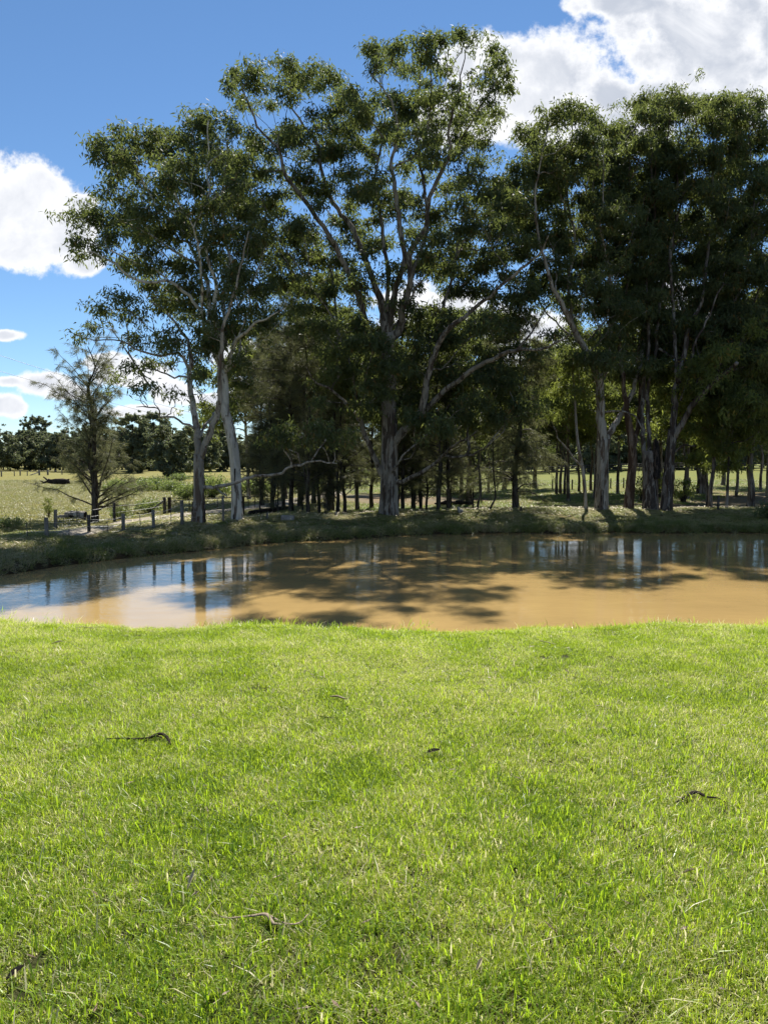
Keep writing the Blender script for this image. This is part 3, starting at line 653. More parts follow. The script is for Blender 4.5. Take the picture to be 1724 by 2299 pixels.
C_c = [(259, 308, 50, 22), (225, 325, 30, 24), (216, 350, 22, 22), (327, 308, 50, 24), (384, 316, 38, 28), (466, 277, 46, 30), (440, 262, 24, 16), (515, 296, 30, 26), (500, 270, 22, 16), (302, 356, 44, 22), (418, 364, 54, 30), (245, 412, 26, 18), (370, 412, 46, 24), (470, 340, 40, 22), (196, 489, 42, 24), (259, 490, 50, 30), (322, 489, 50, 34), (163, 540, 24, 18), (175, 570, 16, 14), (211, 560, 28, 18), (389, 509, 54, 34), (466, 470, 54, 36), (486, 537, 46, 32), (408, 595, 48, 30), (259, 590, 30, 18), (437, 658, 50, 34), (524, 634, 48, 40), (560, 560, 40, 30), (520, 420, 44, 34), (550, 480, 40, 30), (440, 420, 42, 26), (350, 560, 44, 24),
 (490, 780, 30, 30), (501, 870, 18, 26), (530, 820, 28, 26), (549, 747, 40, 26), (590, 720, 36, 24), (560, 700, 30, 22), (520, 900, 14, 16), (470, 770, 24, 30), (480, 700, 30, 24), (340, 610, 30, 16), (590, 640, 30, 26), (540, 860, 26, 18)]
C_c += fill([(200, 480), (250, 330), (480, 290), (600, 420), (620, 600), (590, 760), (450, 790), (300, 650)], 66, 35, (28, 42), [(330, 560, 20, 16)])
tr = px_path(C_tr, Yc)
skeleton_tree('gum_tree', 'slender white-barked gum with a straight smooth trunk just right of the forked gum', 'tree', (tr[0][0], Yc, ground_at(tr[0][0], Yc)),
    trunk_path(C_tr, Yc), [px_path(l, Yc, d) for l, d in C_l], px_clumps(C_c, Yc, 3.0, 6, 400, 260, 1.0), M['white_bark'], M['gum_leaf'],
    tuft_n=36, seed=12, sides=18, loose=10, start=.75, flare=1.12, tuft_r=.27, leafL=.19, leafW=.05)
# ---- row of four gums on the right
Ye = 30.9
HOLES = [(1225, 735, 50, 52), (1345, 735, 26, 24), (1290, 770, 20, 30)]
E_c = [(1278, 248, 42, 18), (1300, 262, 40, 20), (1243, 273, 45, 22), (1178, 293, 30, 22), (1200, 320, 36, 24), (1243, 343, 62, 26), (1218, 392, 60, 32), (1347, 288, 38, 24), (1312, 312, 36, 24), (1290, 360, 45, 28)]
E_c += fill([(1150, 360), (1260, 330), (1370, 320), (1400, 520), (1410, 700), (1395, 830), (1330, 860), (1250, 700), (1170, 640), (1140, 480)], 56, 21, (38, 58), holes=HOLES)
E_tr = [(1350, 1142, 29), (1352, 1076, 26), (1352, 1020, 25), (1355, 985, 26)]
E_l = [([(1354, 1000, 21), (1347, 926, 19), (1346, 877, 18), (1341, 850, 17), (1326, 811, 13), (1309, 777, 13), (1288, 739, 12), (1271, 704, 12), (1254, 670, 10), (1235, 630, 8), (1215, 560, 6), (1200, 470, 5), (1210, 380, 3), (1230, 300, 2)], -2.5),
 ([(1356, 1000, 17), (1363, 982, 15), (1378, 956, 13), (1393, 933, 12), (1416, 884, 10), (1435, 820, 8), (1445, 740, 6), (1430, 640, 4)], 2.0),
 ([(1344, 862, 14), (1358, 829, 11), (1365, 777, 10), (1371, 725, 9), (1370, 640, 7), (1350, 540, 6), (1330, 440, 4), (1340, 330, 3)], 1.0),
 ([(1288, 739, 7), (1275, 640, 6), (1290, 540, 5), (1270, 430, 4), (1280, 330, 3), (1285, 260, 2)], 1.5),
 ([(1309, 777, 5), (1340, 740, 4), (1365, 715, 3), (1400, 700, 2)], -1), ([(1352, 925, 5), (1390, 922, 4), (1425, 935, 3), (1440, 960, 2)], -1.6)]
tr = px_path(E_tr, Ye)
skeleton_tree('gum_tree', 'straight grey gum with a side fork, leftmost of the four thick trunks at right', 'tree', (tr[0][0], Ye, ground_at(tr[0][0], Ye)),
    trunk_path(E_tr, Ye), [px_path(l, Ye, d) for l, d in E_l], px_clumps(E_c, Ye-1, 2.8, 8, 1290, 260, 1.0), M['gum_bark'], M['gum_leaf'],
    tuft_n=40, dens=1.12, seed=22, sides=18, loose=46, start=.8, flare=1.2)
F_c = [(1400, 300, 40, 26), (1440, 330, 40, 28)]+fill([(1360, 340), (1450, 320), (1500, 420), (1500, 640), (1480, 850), (1380, 870), (1370, 600)], 56, 23, (36, 56))
F_tr = [(1410, 1142, 22), (1416, 1076, 20), (1420, 1020, 18), (1412, 956, 16), (1406, 926, 14)]
F_l = [([(1406, 930, 13), (1400, 860, 9), (1390, 780, 7), (1400, 680, 6), (1420, 560, 5), (1410, 430, 4), (1415, 320, 2)], 1.4),
 ([(1419, 1020, 12), (1432, 950, 10), (1438, 880, 9), (1432, 800, 7), (1450, 700, 6), (1460, 560, 5), (1450, 430, 3)], 2.5)]
tr = px_path(F_tr, Ye+.4)
skeleton_tree('gum_tree', 'gum with a reddish brown peeling trunk, second of the four thick trunks at right', 'tree', (tr[0][0], Ye+.4, ground_at(tr[0][0], Ye+.4)),
    trunk_path(F_tr, Ye+.4), [px_path(l, Ye+.4, d) for l, d in F_l], px_clumps(F_c, Ye+.8, 2.6, 9), M['red_bark'], M['gum_leaf'],
    tuft_n=40, dens=1.12, seed=31, sides=16, loose=46, start=.8)
G_c = [(1456, 238, 46, 22), (1490, 228, 40, 20), (1521, 233, 46, 22), (1440, 262, 36, 22), (1500, 262, 50, 24), (1560, 240, 36, 20)]+fill([(1420, 290), (1560, 280), (1620, 420), (1620, 700), (1590, 860), (1440, 870), (1430, 560)], 54, 25, (36, 56))
G_tr = [(1459, 1142, 33), (1459, 1076, 32), (1457, 1038, 30), (1456, 1012, 27)]
G_l = [([(1449, 1035, 13), (1444, 1010, 11), (1442, 963, 10), (1440, 926, 10), (1446, 850, 8), (1455, 760, 7), (1450, 640, 6), (1470, 500, 5), (1460, 380, 4), (1470, 280, 2)], 1.6),
 ([(1455, 1030, 13), (1457, 1000, 10), (1455, 956, 9), (1452, 880, 8), (1470, 790, 7), (1480, 680, 6), (1510, 540, 5), (1520, 400, 4), (1525, 270, 2)], 1.6)]
tr = px_path(G_tr, Ye+.1)
gt = skeleton_tree('gum_tree', 'several-stemmed gum with a blackened hollow stub, third of four thick trunks at right', 'tree', (tr[0][0], Ye+.1, ground_at(tr[0][0], Ye+.1)),
    trunk_path(G_tr, Ye+.1), [px_path(l, Ye+.1, d) for l, d in G_l], px_clumps(G_c, Ye+1.2, 2.8, 10), M['rough_bark'], M['gum_leaf'],
    tuft_n=40, dens=1.12, seed=41, sides=18, loose=46, start=.8)
sb = px_path([(1472, 1075, 18), (1473, 1040, 20), (1472, 1000, 15), (1470, 985, 8)], Ye-.12); p_, r_ = smoothpath(np.array(sb)[:, :3], np.array(sb)[:, 3], .12)
MB().tube(p_, r_, 10, rough=.25, flut=.3, seed=3).build('burnt_stub', M['burnt'], gt, True, gt.location)
H_c = [(1585, 233, 40, 22), (1620, 226, 34, 18), (1665, 238, 44, 24), (1712, 238, 34, 22), (1640, 262, 46, 26), (1600, 270, 40, 26)]+fill([(1560, 290), (1730, 280), (1760, 520), (1750, 760), (1680, 860), (1600, 850), (1580, 560)], 52, 27, (38, 58))
H_tr = [(1495, 1140, 25), (1500, 1076, 23), (1504, 1020, 20), (1510, 963, 20)]
H_l = [([(1509, 975, 17), (1513, 920, 14), (1516, 869, 14), (1531, 811, 12), (1544, 742, 10), (1555, 714, 9), (1575, 676, 7), (1590, 560, 6), (1600, 420, 4), (1590, 300, 2)], 1.0),
 ([(1511, 985, 16), (1536, 941, 12), (1559, 903, 11), (1600, 862, 10), (1638, 828, 9), (1653, 814, 8)], -2.2),
 ([(1545, 928, 9), (1562, 874, 8), (1579, 825, 6), (1600, 790, 6), (1640, 700, 5), (1680, 580, 4), (1690, 440, 3), (1680, 320, 2)], .8),
 ([(1521, 860, 9), (1516, 800, 8), (1512, 710, 7), (1505, 560, 6), (1530, 440, 4), (1540, 330, 2)], 1.8),
 ([(1526, 900, 6), (1545, 850, 5), (1556, 780, 5), (1585, 720, 4), (1620, 640, 3)], -.6), ([(1506, 1020, 6), (1530, 1003, 5), (1560, 1000, 3)], -1),
 ([(1600, 862, 5), (1640, 770, 4), (1690, 680, 4), (1730, 560, 3)], 1.5)]
tr = px_path(H_tr, Ye-.2)
skeleton_tree('gum_tree', 'gum leaning right with a broken-ended limb, last and rightmost of the four thick trunks', 'tree', (tr[0][0], Ye-.2, ground_at(tr[0][0], Ye-.2)),
    trunk_path(H_tr, Ye-.2), [px_path(l, Ye-.2, d) for l, d in H_l], px_clumps(H_c, Ye, 3.0, 14), M['rough_bark'], M['gum_leaf'],
    tuft_n=40, dens=1.12, seed=51, sides=18, loose=46, start=.8)
# ---- thin leaning gum
T_tr = [(1314, 1142, 8.5), (1312, 1099, 8), (1307, 1050, 8), (1299, 1012, 7), (1294, 970, 6), (1290, 900, 5), (1285, 830, 4), (1290, 790, 2)]
T_l = [([(1305, 1046, 5), (1284, 1027, 4.5), (1265, 1001, 4), (1252, 982, 3), (1245, 955, 2)], -.6)]
T_c = [(1285, 850, 36, 26), (1255, 880, 34, 22), (1300, 800, 36, 26), (1245, 930, 20, 14), (1270, 820, 30, 22), (1310, 880, 28, 20)]
tr = px_path(T_tr, 31.2)
skeleton_tree('gum_tree', 'thin pale leaning gum just left of the first thick right-hand trunk', 'tree', (tr[0][0], 31.2, ground_at(tr[0][0], 31.2)),
    trunk_path(T_tr, 31.2), [px_path(l, 31.2, d) for l, d in T_l], px_clumps(T_c, 31.2, 1.2, 15), M['gum_bark'], M['gum_leaf_yellow'], tuft_n=30, seed=61, sides=10, start=.7, bf=.3)

# ================================================================== generic trees, built once per kind and copied
def copy_tree(src, loc, label, cat=None, group=None, rz=0.0, s=1.0, name=None, sz=None):
    def cp_(o, parent=None):
        c = o.copy(); COL.objects.link(c)
        if parent is not None: c.parent = parent
        for ch in list(o.children): cp_(ch, c)
        return c
    r = cp_(src); r.location = loc; r.rotation_euler = (0, 0, rz); r.scale = (s, s, sz or s)
    r['label'] = label
    if cat: r['category'] = cat
    if group: r['group'] = group
    return r
def casuarina(seed, Ht, Rc, n_br, dens, nL, lo, bark, mat, name='sheoak_tree', tr=.16, droop=.25, needles=22, nw=.014, up=.55, stems=1):
    g = np.random.default_rng(seed); root = empty(name, (0, 0, 0), 'sheoak', 'tree')
    sp, sr = [], []
    k = 9
    for s_ in range(stems):
        ang = g.random()*6.28; ln = 0 if s_ == 0 else g.uniform(.05, .10)
        pts = [(math.cos(ang)*ln*(i/k)*Ht*.9+g.normal()*.03*i**.5, math.sin(ang)*ln*(i/k)*Ht*.9+g.normal()*.03*i**.5, -.2+(Ht*(1-.15*s_)+.2)*i/k) for i in range(k+1)]
        rad = [tr*(1-.25*s_)*(1-.93*(i/k)**.9)+.008 for i in range(k+1)]
        pts, rad = smoothpath(pts, rad, .3); h = pts[:, 2]; rad = rad*(1+.25*np.exp(-np.maximum(h, 0)/.3))
        MB().tube(pts, rad, 9, flut=.08, rough=.08, seed=seed+s_).build('trunk', bark, root, True)
        sp.append(pts); sr.append(rad)
    br = MB(); C, Dn = [], []
    for i in range(n_br):
        s_ = int(g.integers(stems)); pts = sp[s_]; f = lo+(1-lo)*g.random()**.85; j = int(f*(len(pts)-1)); o = pts[j]
        prof = math.sin(min(1, (1-f)*1.6+.12)*math.pi/2)*(.65+.35*math.sin(f*9+seed))
        a = g.random()*6.28; ln = Rc*prof*g.uniform(.45, 1.1)+.25; K = 6
        el = g.uniform(.1, up+.3)
        q = [o+np.array((math.cos(a)*ln*t_, math.sin(a)*ln*t_, ln*(el*t_-droop*t_*t_*1.2)))+g.normal(size=3)*.05*t_ for t_ in np.linspace(0, 1, K)]
        q, rr = smoothpath(q, np.linspace(min(sr[s_][j]*.5, .012+ln*.012), .005, K), .22)
        br.tube(q, rr, 4, cap=False)
        for b_ in range(int(4+ln*4*dens)):
            c0 = q[int(g.uniform(.25, 1)*(len(q)-1))]; d = unit(g.normal(size=3)*np.array((1, 1, .6))+np.array((math.cos(a)*.6, math.sin(a)*.6, g.uniform(-.5, .5)))); l2 = g.uniform(.15, .5)
            sub = c0+d*l2*np.linspace(0, 1, 4)[:, None]; br.tube(sub, [.005, .004, .003, .002], 3, cap=False)
            n = needles; tt = g.random(n)[:, None]
            C.append(c0+d*l2*tt+g.normal(size=(n, 3))*.03); Dn.append(d*.9+g.normal(size=(n, 3))*.55+np.array((0, 0, -droop*2)))
    br.build('branches', bark, root, True)['kind'] = 'stuff'
    C = np.concatenate(C); Dn = np.concatenate(Dn)
    o = link('crown', tris_mesh('crown', needle_arrays(C, Dn, np.full(len(C), nL), nw, g), mat), root); o['kind'] = 'stuff'
    return root
def gum(seed, Ht, Rc, tr, bark, mat, nclump=16, lo=.5, lean=0.0, leafL=.2, leafW=.06, tuft_n=34, name='gum_tree', stems=2, dens=.8, clump=1.0, flat=.62):
    g = np.random.default_rng(seed); k = 7
    trunk = [(lean*Ht*(i/k)**1.3+g.normal()*.03*i**.6, g.normal()*.03*i**.6, -.2+(Ht*.8+.2)*i/k, tr*(1-.8*(i/k))+.01) for i in range(k+1)]
    limbs = []
    for s_ in range(stems+2):
        f = g.uniform(.55, .85); j = int(f*k); o = np.array(trunk[j][:3]); a = g.random()*6.28; ln = Ht*g.uniform(.2, .32)
        limbs.append([tuple(o+np.array((math.cos(a)*ln*.55*t_, math.sin(a)*ln*.55*t_, ln*t_**1.15))+g.normal(size=3)*.06*(t_ > 0))+(trunk[j][3]*.62*(1-.85*t_)+.006,) for t_ in np.linspace(0, 1, 5)])
    cl = []
    for i in range(nclump):
        d = unit(g.normal(size=3)); f = g.random()**.45
        x, y = d[0]*Rc*f, d[1]*Rc*f; z = Ht*(lo+(1-lo)*(.5+.5*d[2]*f)); z = min(z, Ht*.97)
        r = clump*g.uniform(.5, .95); cl.append((x+lean*Ht*(z/Ht)**1.3, y, z, r, r, r*flat))
    return skeleton_tree(name, 'gum', 'tree', (0, 0, 0), trunk, limbs, cl, bark, mat, tuft_n=tuft_n, seed=seed, sides=10, leafL=leafL, leafW=leafW, dens=dens, start=.45, twig_r=.008, rmax=tr*.4)
# --- first of each kind is one of the photographed trees
def put(root, px, Y, label, group=None, rz=0.0, s=1.0, sz=None):
    p_ = root_at(px, Y); root.location = (p_[0], p_[1], p_[2]); root.rotation_euler = (0, 0, rz); root.scale = (s, s, sz or s); root['label'] = label
    if group: root['group'] = group
    return root
def put_copy(src, px, Y, label, group=None, rz=0.0, s=1.0, sz=None):
    p_ = root_at(px, Y); return copy_tree(src, (p_[0], p_[1], p_[2]), label, None, group, rz, s, sz=sz)
# lone sheoak in the field edge at left
ca = casuarina(101, 6.9, 2.6, 96, 1.2, .20, .11, M['dark_bark'], M['needle'], tr=.14, droop=.12, needles=36, up=1.15, nw=.012, stems=3)
put(ca, 213, 30.5, 'thin wispy sheoak standing alone behind the pond fence at left', rz=.4)
# sheoak with drooping grey foliage, right of centre
cb = casuarina(113, 8.0, 2.2, 130, 1.5, .26, .10, M['dark_bark'], M['needle'], tr=.14, droop=.42, needles=22, up=.45)
put(cb, 1158, 31.5, 'dark-trunked sheoak with drooping grey-green foliage standing between the giant gum and right-hand trunks', rz=1.1)
# thicket of dark sheoaks between the white gum and the giant
cd = casuarina(127, 10.0, 2.2, 135, 1.4, .26, .14, M['dark_bark'], M['needle_dark'], tr=.11, droop=.25, needles=18, up=.7, nw=.013)
ce = casuarina(131, 9.0, 1.9, 110, 1.3, .26, .12, M['dark_bark'], M['needle_dark'], tr=.085, droop=.2, needles=18, up=.8, nw=.013, stems=2)
TH = 'dark sheoaks in the thicket between the white gum and the giant gum'
put(cd, 655, 33.0, 'thickest dark trunk in the sheoak thicket right of the white gum', TH)
put(ce, 612, 36, 'leftmost twin-stemmed sheoak of the dark thicket beside the white gum', TH)
for i, (px, Y, src, rz, s, lab) in enumerate([
    (636, 37, cd, 1.0, .78, 'slim sheoak just left of the thickest trunk in the dark thicket'),
    (693, 30.0, ce, 2.0, .80, 'black-stemmed sheoak in front of the dark thicket, nearest its middle'),
    (672, 40, cd, 3.0, 1.05, 'taller sheoak behind the middle of the dark thicket'),
    (716, 35, ce, 4.0, .66, 'slim sheoak left of the flared pale stump-like trunk'),
    (757, 31.5, ce, 5.1, .86, 'dark sheoak right in front of the flared trunk'),
    (773, 33.5, cd, 2.6, .72, 'thinnest sheoak at the right end of the dark thicket'),
    (590, 42, cd, 5.6, .95, 'sheoak farthest back at the left end of the dark thicket'),
    (705, 44, cd, .4, 1.1, 'sheoak farthest back behind the black-stemmed one in the thicket'),
    (748, 46, ce, .9, 1.25, 'tall sheoak far back at the right side of the thicket'),
    (625, 31.5, ce, 2.9, .34, 'young bushy sheoak low in front of the left part of the thicket'),
    (680, 35, cd, 3.9, .36, 'young bushy sheoak between the trunks at the middle of the thicket'),
    (731, 33, ce, 1.9, .30, 'small young sheoak at the foot of the flared trunk'),
    (585, 35, cd, 4.9, .40, 'young sheoak filling the left foot of the thicket'),
    (895, 34, cd, 5.5, .42, 'young sheoak just right of the giant trunk'),
    (932, 37, ce, 1.5, .36, 'young sheoak among the brown trunks right of the giant gum'),
    (1062, 36, ce, 2.5, .45, 'wispy young sheoak behind the two crooked saplings'),
    (1012, 40, cd, 3.5, .40, 'young sheoak behind the end of the low right branch'),
    (905, 33.0, ce, 1.4, .80, 'dark sheoak close behind the right side of the giant trunk'),
    (925, 36.0, cd, 2.2, .74, 'sheoak second to the right of the giant trunk'),
    (944, 35.5, ce, 3.3, .84, 'brown sheoak third to the right of the giant trunk'),
    (1005, 31.0, ce, 4.4, .78, 'straight sheoak under the end of the low right branch'),
    (835, 40, cd, 4.9, .92, 'sheoak hidden close behind the left of the giant trunk'),
    (958, 34.5, cd, 5.9, .55, 'dark sheoak under the middle of the low right branch'),
    (985, 30.4, ce, .7, .82, 'sheoak with the straightest dark trunk right of the giant gum')]):
    put_copy(src, px, Y, lab, TH if px < 800 else 'sheoaks right behind the giant gum', rz, s)
# pale flared gum in the thicket and other middle-distance gums
ga = gum(201, 10.0, 3.1, .19, M['rough_bark'], M['gum_leaf'], 44, .30)
gb = gum(205, 9.5, 2.8, .10, M['giant_bark'], M['gum_leaf_yellow'], 40, .32, .03)
gc = gum(209, 8.0, 2.4, .08, M['rough_bark'], M['gum_leaf_yellow'], 32, .26, -.03, stems=3)
gd = gum(213, 11.0, 2.8, .10, M['rough_bark'], M['gum_leaf'], 40, .36)
put(ga, 743, 38, 'gum with a wide flared base at the right end of the dark thicket', rz=.5)
put(gb, 803, 39, 'thin pale trunk standing in the gap left of the giant gum', rz=2)
put(gc, 1593, 31.6, 'slim gum right of the leaning gum, with yellow-green leaves', rz=1)
put(gd, 1035, 43, 'pale trunk beside a fallen heap, right of the giant gum', rz=3)
MID = 'middle-distance gums beyond the bank'
for px, Y, src, rz, s, lab in [
    (1052, 44, ga, 1.0, .95, 'reddish shaggy clump-based gum right of centre behind the saplings'),
    (1682, 32.6, ga, 2.0, .82, 'gum with bent brown trunk near the right edge of the photo'),
    (1628, 31.3, gc, 2.5, .72, 'small bushy gum between the slim gum and the bent brown trunk'),
    (1722, 36, gb, 4.0, 1.0, 'gum cut by the right edge of the photo'),
    (1248, 58, gd, .3, 1.0, 'leftmost of three thin dark trunks on the paddock edge'),
    (1257, 59, gd, 1.3, 1.05, 'middle one of three thin dark trunks on the paddock edge'),
    (1266, 57, gd, 2.3, .95, 'rightmost of three thin dark trunks on the paddock edge'),
    (1276, 48, gb, 3.3, 1.15, 'straight pale trunk behind the thin leaning gum'),
    (1298, 60, gd, 4.3, .95, 'far pale trunk just right of the thin leaning gum'),
    (1332, 52, gb, 5.3, 1.1, 'forked thin trunk close left of the first thick right-hand trunk'),
    (1325, 62, gd, .9, 1.1, 'farther slim trunk left of the first thick right-hand trunk'),
    (1535, 47, gd, 1.9, .9, 'slim trunk seen right behind the leaning gum'),
    (1566, 56, ga, 2.9, 1.0, 'dark twin trunk on the left of a far pair at right'),
    (1578, 56, ga, 4.4, 1.0, 'pale trunk on the right of a far pair at right'),
    (1542, 50, gb, 3.9, 1.0, 'thin trunk between the leaning gum and the far dark pair'),
    (1588, 42, gc, 4.9, 1.1, 'leaning small gum behind the slim yellow-green gum'),
    (1650, 52, gb, 5.9, 1.0, 'gum in the background above the small bushy gum'),
    (1705, 60, gd, .6, 1.0, 'far gum left of the one cut by the right edge'),
    (1096, 60, gd, 1.6, .95, 'far slim trunk left of the drooping sheoak'),
    (1130, 66, ga, 2.6, 1.0, 'far grey gum seen through the drooping sheoak'),
    (1078, 62, gb, 3.6, 1.1, 'far leaning trunk behind the reddish shaggy gum'),
    (1200, 70, ga, 4.6, 1.0, 'far gum right of the drooping sheoak'),
    (1007, 62, gc, 5.6, .95, 'small dark round tree on the green paddock right of the giant gum'),
    (1385, 58, gd, .2, 1.1, 'far gum between the first and second thick right-hand trunks'),
    (1480, 62, ga, 1.2, 1.0, 'far gum between the third thick trunk and the leaning gum'),
    (1620, 68, ga, 2.2, 1.0, 'far gum above the paddock at right'),
    (1760, 50, ga, 3.2, 1.0, 'gum whose crown fills the right edge behind the others'),
    (1800, 33, ga, 4.2, 1.25, 'large gum just outside the right edge whose leaves hang into the picture'),
    (880, 62, gd, 5.2, 1.0, 'far gum behind the giant trunk'),
    (640, 50, ga, .3, 1.1, 'gum rising behind the dark sheoak thicket'),
    (560, 48, gb, 2.2, 1.1, 'gum crown behind the white gum')]:
    put_copy(src, px, Y, lab, MID, rz, s)

# ================================================================== far trees
fa = gum(301, 10.5, 4.6, .28, M['dark_bark'], M['hazed_leaf'], 54, .0, leafL=.40, leafW=.22, tuft_n=44, dens=.16, clump=1.8, flat=.75)
fb = gum(305, 12.0, 3.6, .26, M['dark_bark'], M['hazed_leaf'], 54, .0, leafL=.40, leafW=.22, tuft_n=44, dens=.16, clump=1.8, flat=.8)
fc = gum(309, 8.5, 4.4, .22, M['dark_bark'], M['hazed_leaf'], 44, .0, leafL=.40, leafW=.22, tuft_n=44, dens=.16, clump=1.6, flat=.7)
FARL = 'trees of the far treeline across the field at left'
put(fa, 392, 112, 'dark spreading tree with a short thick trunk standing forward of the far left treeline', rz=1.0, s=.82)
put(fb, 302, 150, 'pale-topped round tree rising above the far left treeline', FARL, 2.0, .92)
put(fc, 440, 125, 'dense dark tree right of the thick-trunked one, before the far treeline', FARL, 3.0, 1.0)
g = np.random.default_rng(77)
MARKL = [(0, 'the left edge of the photo'), (89, 'the far braced fence post'), (150, 'the fallen log'), (213, 'the lone sheoak'), (302, 'the pale-topped round tree'), (392, 'the thick-trunked dark tree'), (445, 'the forked gum'), (530, 'the white gum')]
MARKR = [(875, 'the giant gum'), (985, 'the straight sheoak'), (1035, 'the pale trunk by the wood heap'), (1158, 'the drooping sheoak'), (1257, 'the thin dark trunks'), (1314, 'the thin leaning gum'),
         (1350, 'the first thick trunk'), (1410, 'the reddish gum'), (1459, 'the burnt-stub gum'), (1500, 'the broken-limbed gum'), (1593, 'the slim gum'), (1682, 'the bent brown trunk'), (1724, 'the right edge of the photo')]
def forest(srcs, px0, px1, Y0, dY, gap, marks, group, off_label, sc):
    todo = []; px = px0; i = 0
    while px < px1:
        todo.append((px, Y0+g.uniform(-dY, dY), srcs[i % len(srcs)], 'front')); 
        todo.append((px+gap*.5, Y0+26, srcs[(i+1) % len(srcs)], 'back')); px += g.uniform(gap*.75, gap*1.3); i += 1
    seen = {}
    for (px, Y, src, row) in todo:
        k = [j for j in range(len(marks)-1) if marks[j][0] <= px < marks[j+1][0]]; key = (k[0] if k else -1, row); seen.setdefault(key, []).append((px, Y, src))
    nums = {1: [''], 2: ['left ', 'right '], 3: ['left ', 'middle ', 'right ']}
    for (k, row), lst in seen.items():
        for q, (px, Y, src) in enumerate(lst):
            if k < 0: lab = off_label
            else:
                nm = nums[len(lst)][q] if len(lst) <= 3 else (['leftmost ', 'second ', 'third ', 'fourth ', 'fifth ', 'sixth '])[min(q, 5)]
                lab = '%s%s-row tree between %s and %s' % (nm, row, marks[k][1].replace('the ', '', 1) if 0 else marks[k][1], marks[k+1][1])
            k_ = sc*g.uniform(.80, 1.12); put_copy(src, px, Y, lab, group, g.uniform(0, 6.28), k_, k_*g.uniform(.8, 1.12))
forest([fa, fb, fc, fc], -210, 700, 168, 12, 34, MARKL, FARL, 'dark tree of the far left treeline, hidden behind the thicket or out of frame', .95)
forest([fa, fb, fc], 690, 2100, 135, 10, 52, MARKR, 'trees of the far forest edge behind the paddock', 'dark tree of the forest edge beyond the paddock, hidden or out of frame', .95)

# ================================================================== bushes
def bush(seed, Rr, Ht, mat, n=60, leaf=.10, lw=.055, tn=34, name='bush', stemmat=None):
    g = np.random.default_rng(seed); root = empty(name, (0, 0, 0), 'bush', 'bush'); st = MB(); C = []
    for i in range(n):
        a = g.random()*6.28; f = g.random()**.55; h = Ht*(.25+.75*g.random()*math.sqrt(max(0.05, 1-f*f*.8)))
        e = np.array((math.cos(a)*Rr*f, math.sin(a)*Rr*f, h)); b = np.array((g.normal()*.08*Rr, g.normal()*.08*Rr, -.05))
        q = b+(e-b)*np.linspace(0, 1, 5)[:, None]; q[1:4, :2] *= .8; st.tube(q, np.linspace(.012, .004, 5), 4, cap=False)
        C.append(e+g.normal(size=(tn, 3))*np.array((.13, .13, .12))*min(1.6, Rr*1.2))
    st.build('stems', stemmat or M['dark_bark'], root, True)['kind'] = 'stuff'
    C = np.concatenate(C); C[:, 2] = np.abs(C[:, 2])
    o = link('foliage', quads_mesh('foliage', leaf_arrays(C, np.full(len(C), leaf), np.full(len(C), lw), g=g), mat), root); o['kind'] = 'stuff'
    return root
ba = bush(401, 1.0, 1.15, M['bush_leaf'], 70, .13, .07)
bb = bush(403, .55, .75, M['bush_leaf'], 34, .09, .05)
bc = bush(405, .5, 1.5, M['gum_leaf_yellow'], 34, .10, .05, 26)
def gput(src, px, py, label, s=1.0, rz=0.0, group=None, first=False, sz=None, y0=24):
    p_ = G(px, py, y0)
    if first: src.location = p_; src.rotation_euler = (0, 0, rz); src.scale = (s, s, sz or s); src['label'] = label; r = src
    else: r = copy_tree(src, p_, label, None, None, rz, s, sz=sz)
    if group: r['group'] = group
    return r
BG = 'pale green bushes along the edge of the field'
gput(ba, 350, 1101, 'largest pale green bush in the field, behind the braced post', 1.35, 0, BG, True, 1.0)
gput(bb, 272, 1166, 'small leafy bush at the foot of a lone post beside the track', .85, 1, None, True)
gput(bc, 111, 1163, 'spindly sapling beside the hollow log at left', .42, 0, None, True, .6)
for px, py, src, s, rz, sz, lab in [
    (272, 1112, ba, 1.05, 1, 1.05, 'grey-green bush just right of the lone sheoak trunk'),
    (312, 1104, ba, 1.1, 2, .95, 'pale bush left of the largest bush in the field'),
    (388, 1104, ba, .95, 3, .8, 'low pale bush at the right end of the bush row'),
    (418, 1120, ba, .75, 4, .85, 'pale bush just left of the forked gum trunk'),
    (478, 1118, ba, 1.15, 5, 1.35, 'tall pale bush seen between the forked gum and the white gum'),
    (335, 1152, bb, 1.15, .5, .95, 'dark leafy bush near the braced post'),
    (405, 1080, ba, 1.2, .8, .9, 'bush behind the forked gum at the edge of the field'),
    (800, 1072, ba, 1.8, 1.5, 1.2, 'far field bush seen left of the giant gum'),
    (828, 1070, ba, 1.7, 2.5, 1.1, 'far field bush seen right beside the giant gum'),
    (1725, 1166, bb, .8, 3.5, .9, 'small scrubby shrub at the right edge of the far bank'),
    (1440, 1125, bc, 1.3, 1, 1.1, 'leafy shrub between the second and third thick right-hand trunks'),
    (1532, 1128, bc, 1.5, 2, 1.0, 'leafy shrub hiding behind the leaning gum'),
    (1480, 1118, bc, 1.6, 4, 1.2, 'leafy shrub behind the burnt-stub gum'),
    (680, 1108, ba, 1.5, 4.4, 1.5, 'dim bush behind the sheoak thicket'),
    (570, 1112, ba, 1.3, 5.4, 1.2, 'bush at the left foot of the dark thicket'),
    (20, 1185, bb, .9, 2, .5, 'low grassy tussock at the left edge behind the bank')]:
    gput(src, px, py, lab, s, rz, BG if src is ba else None, sz=sz)
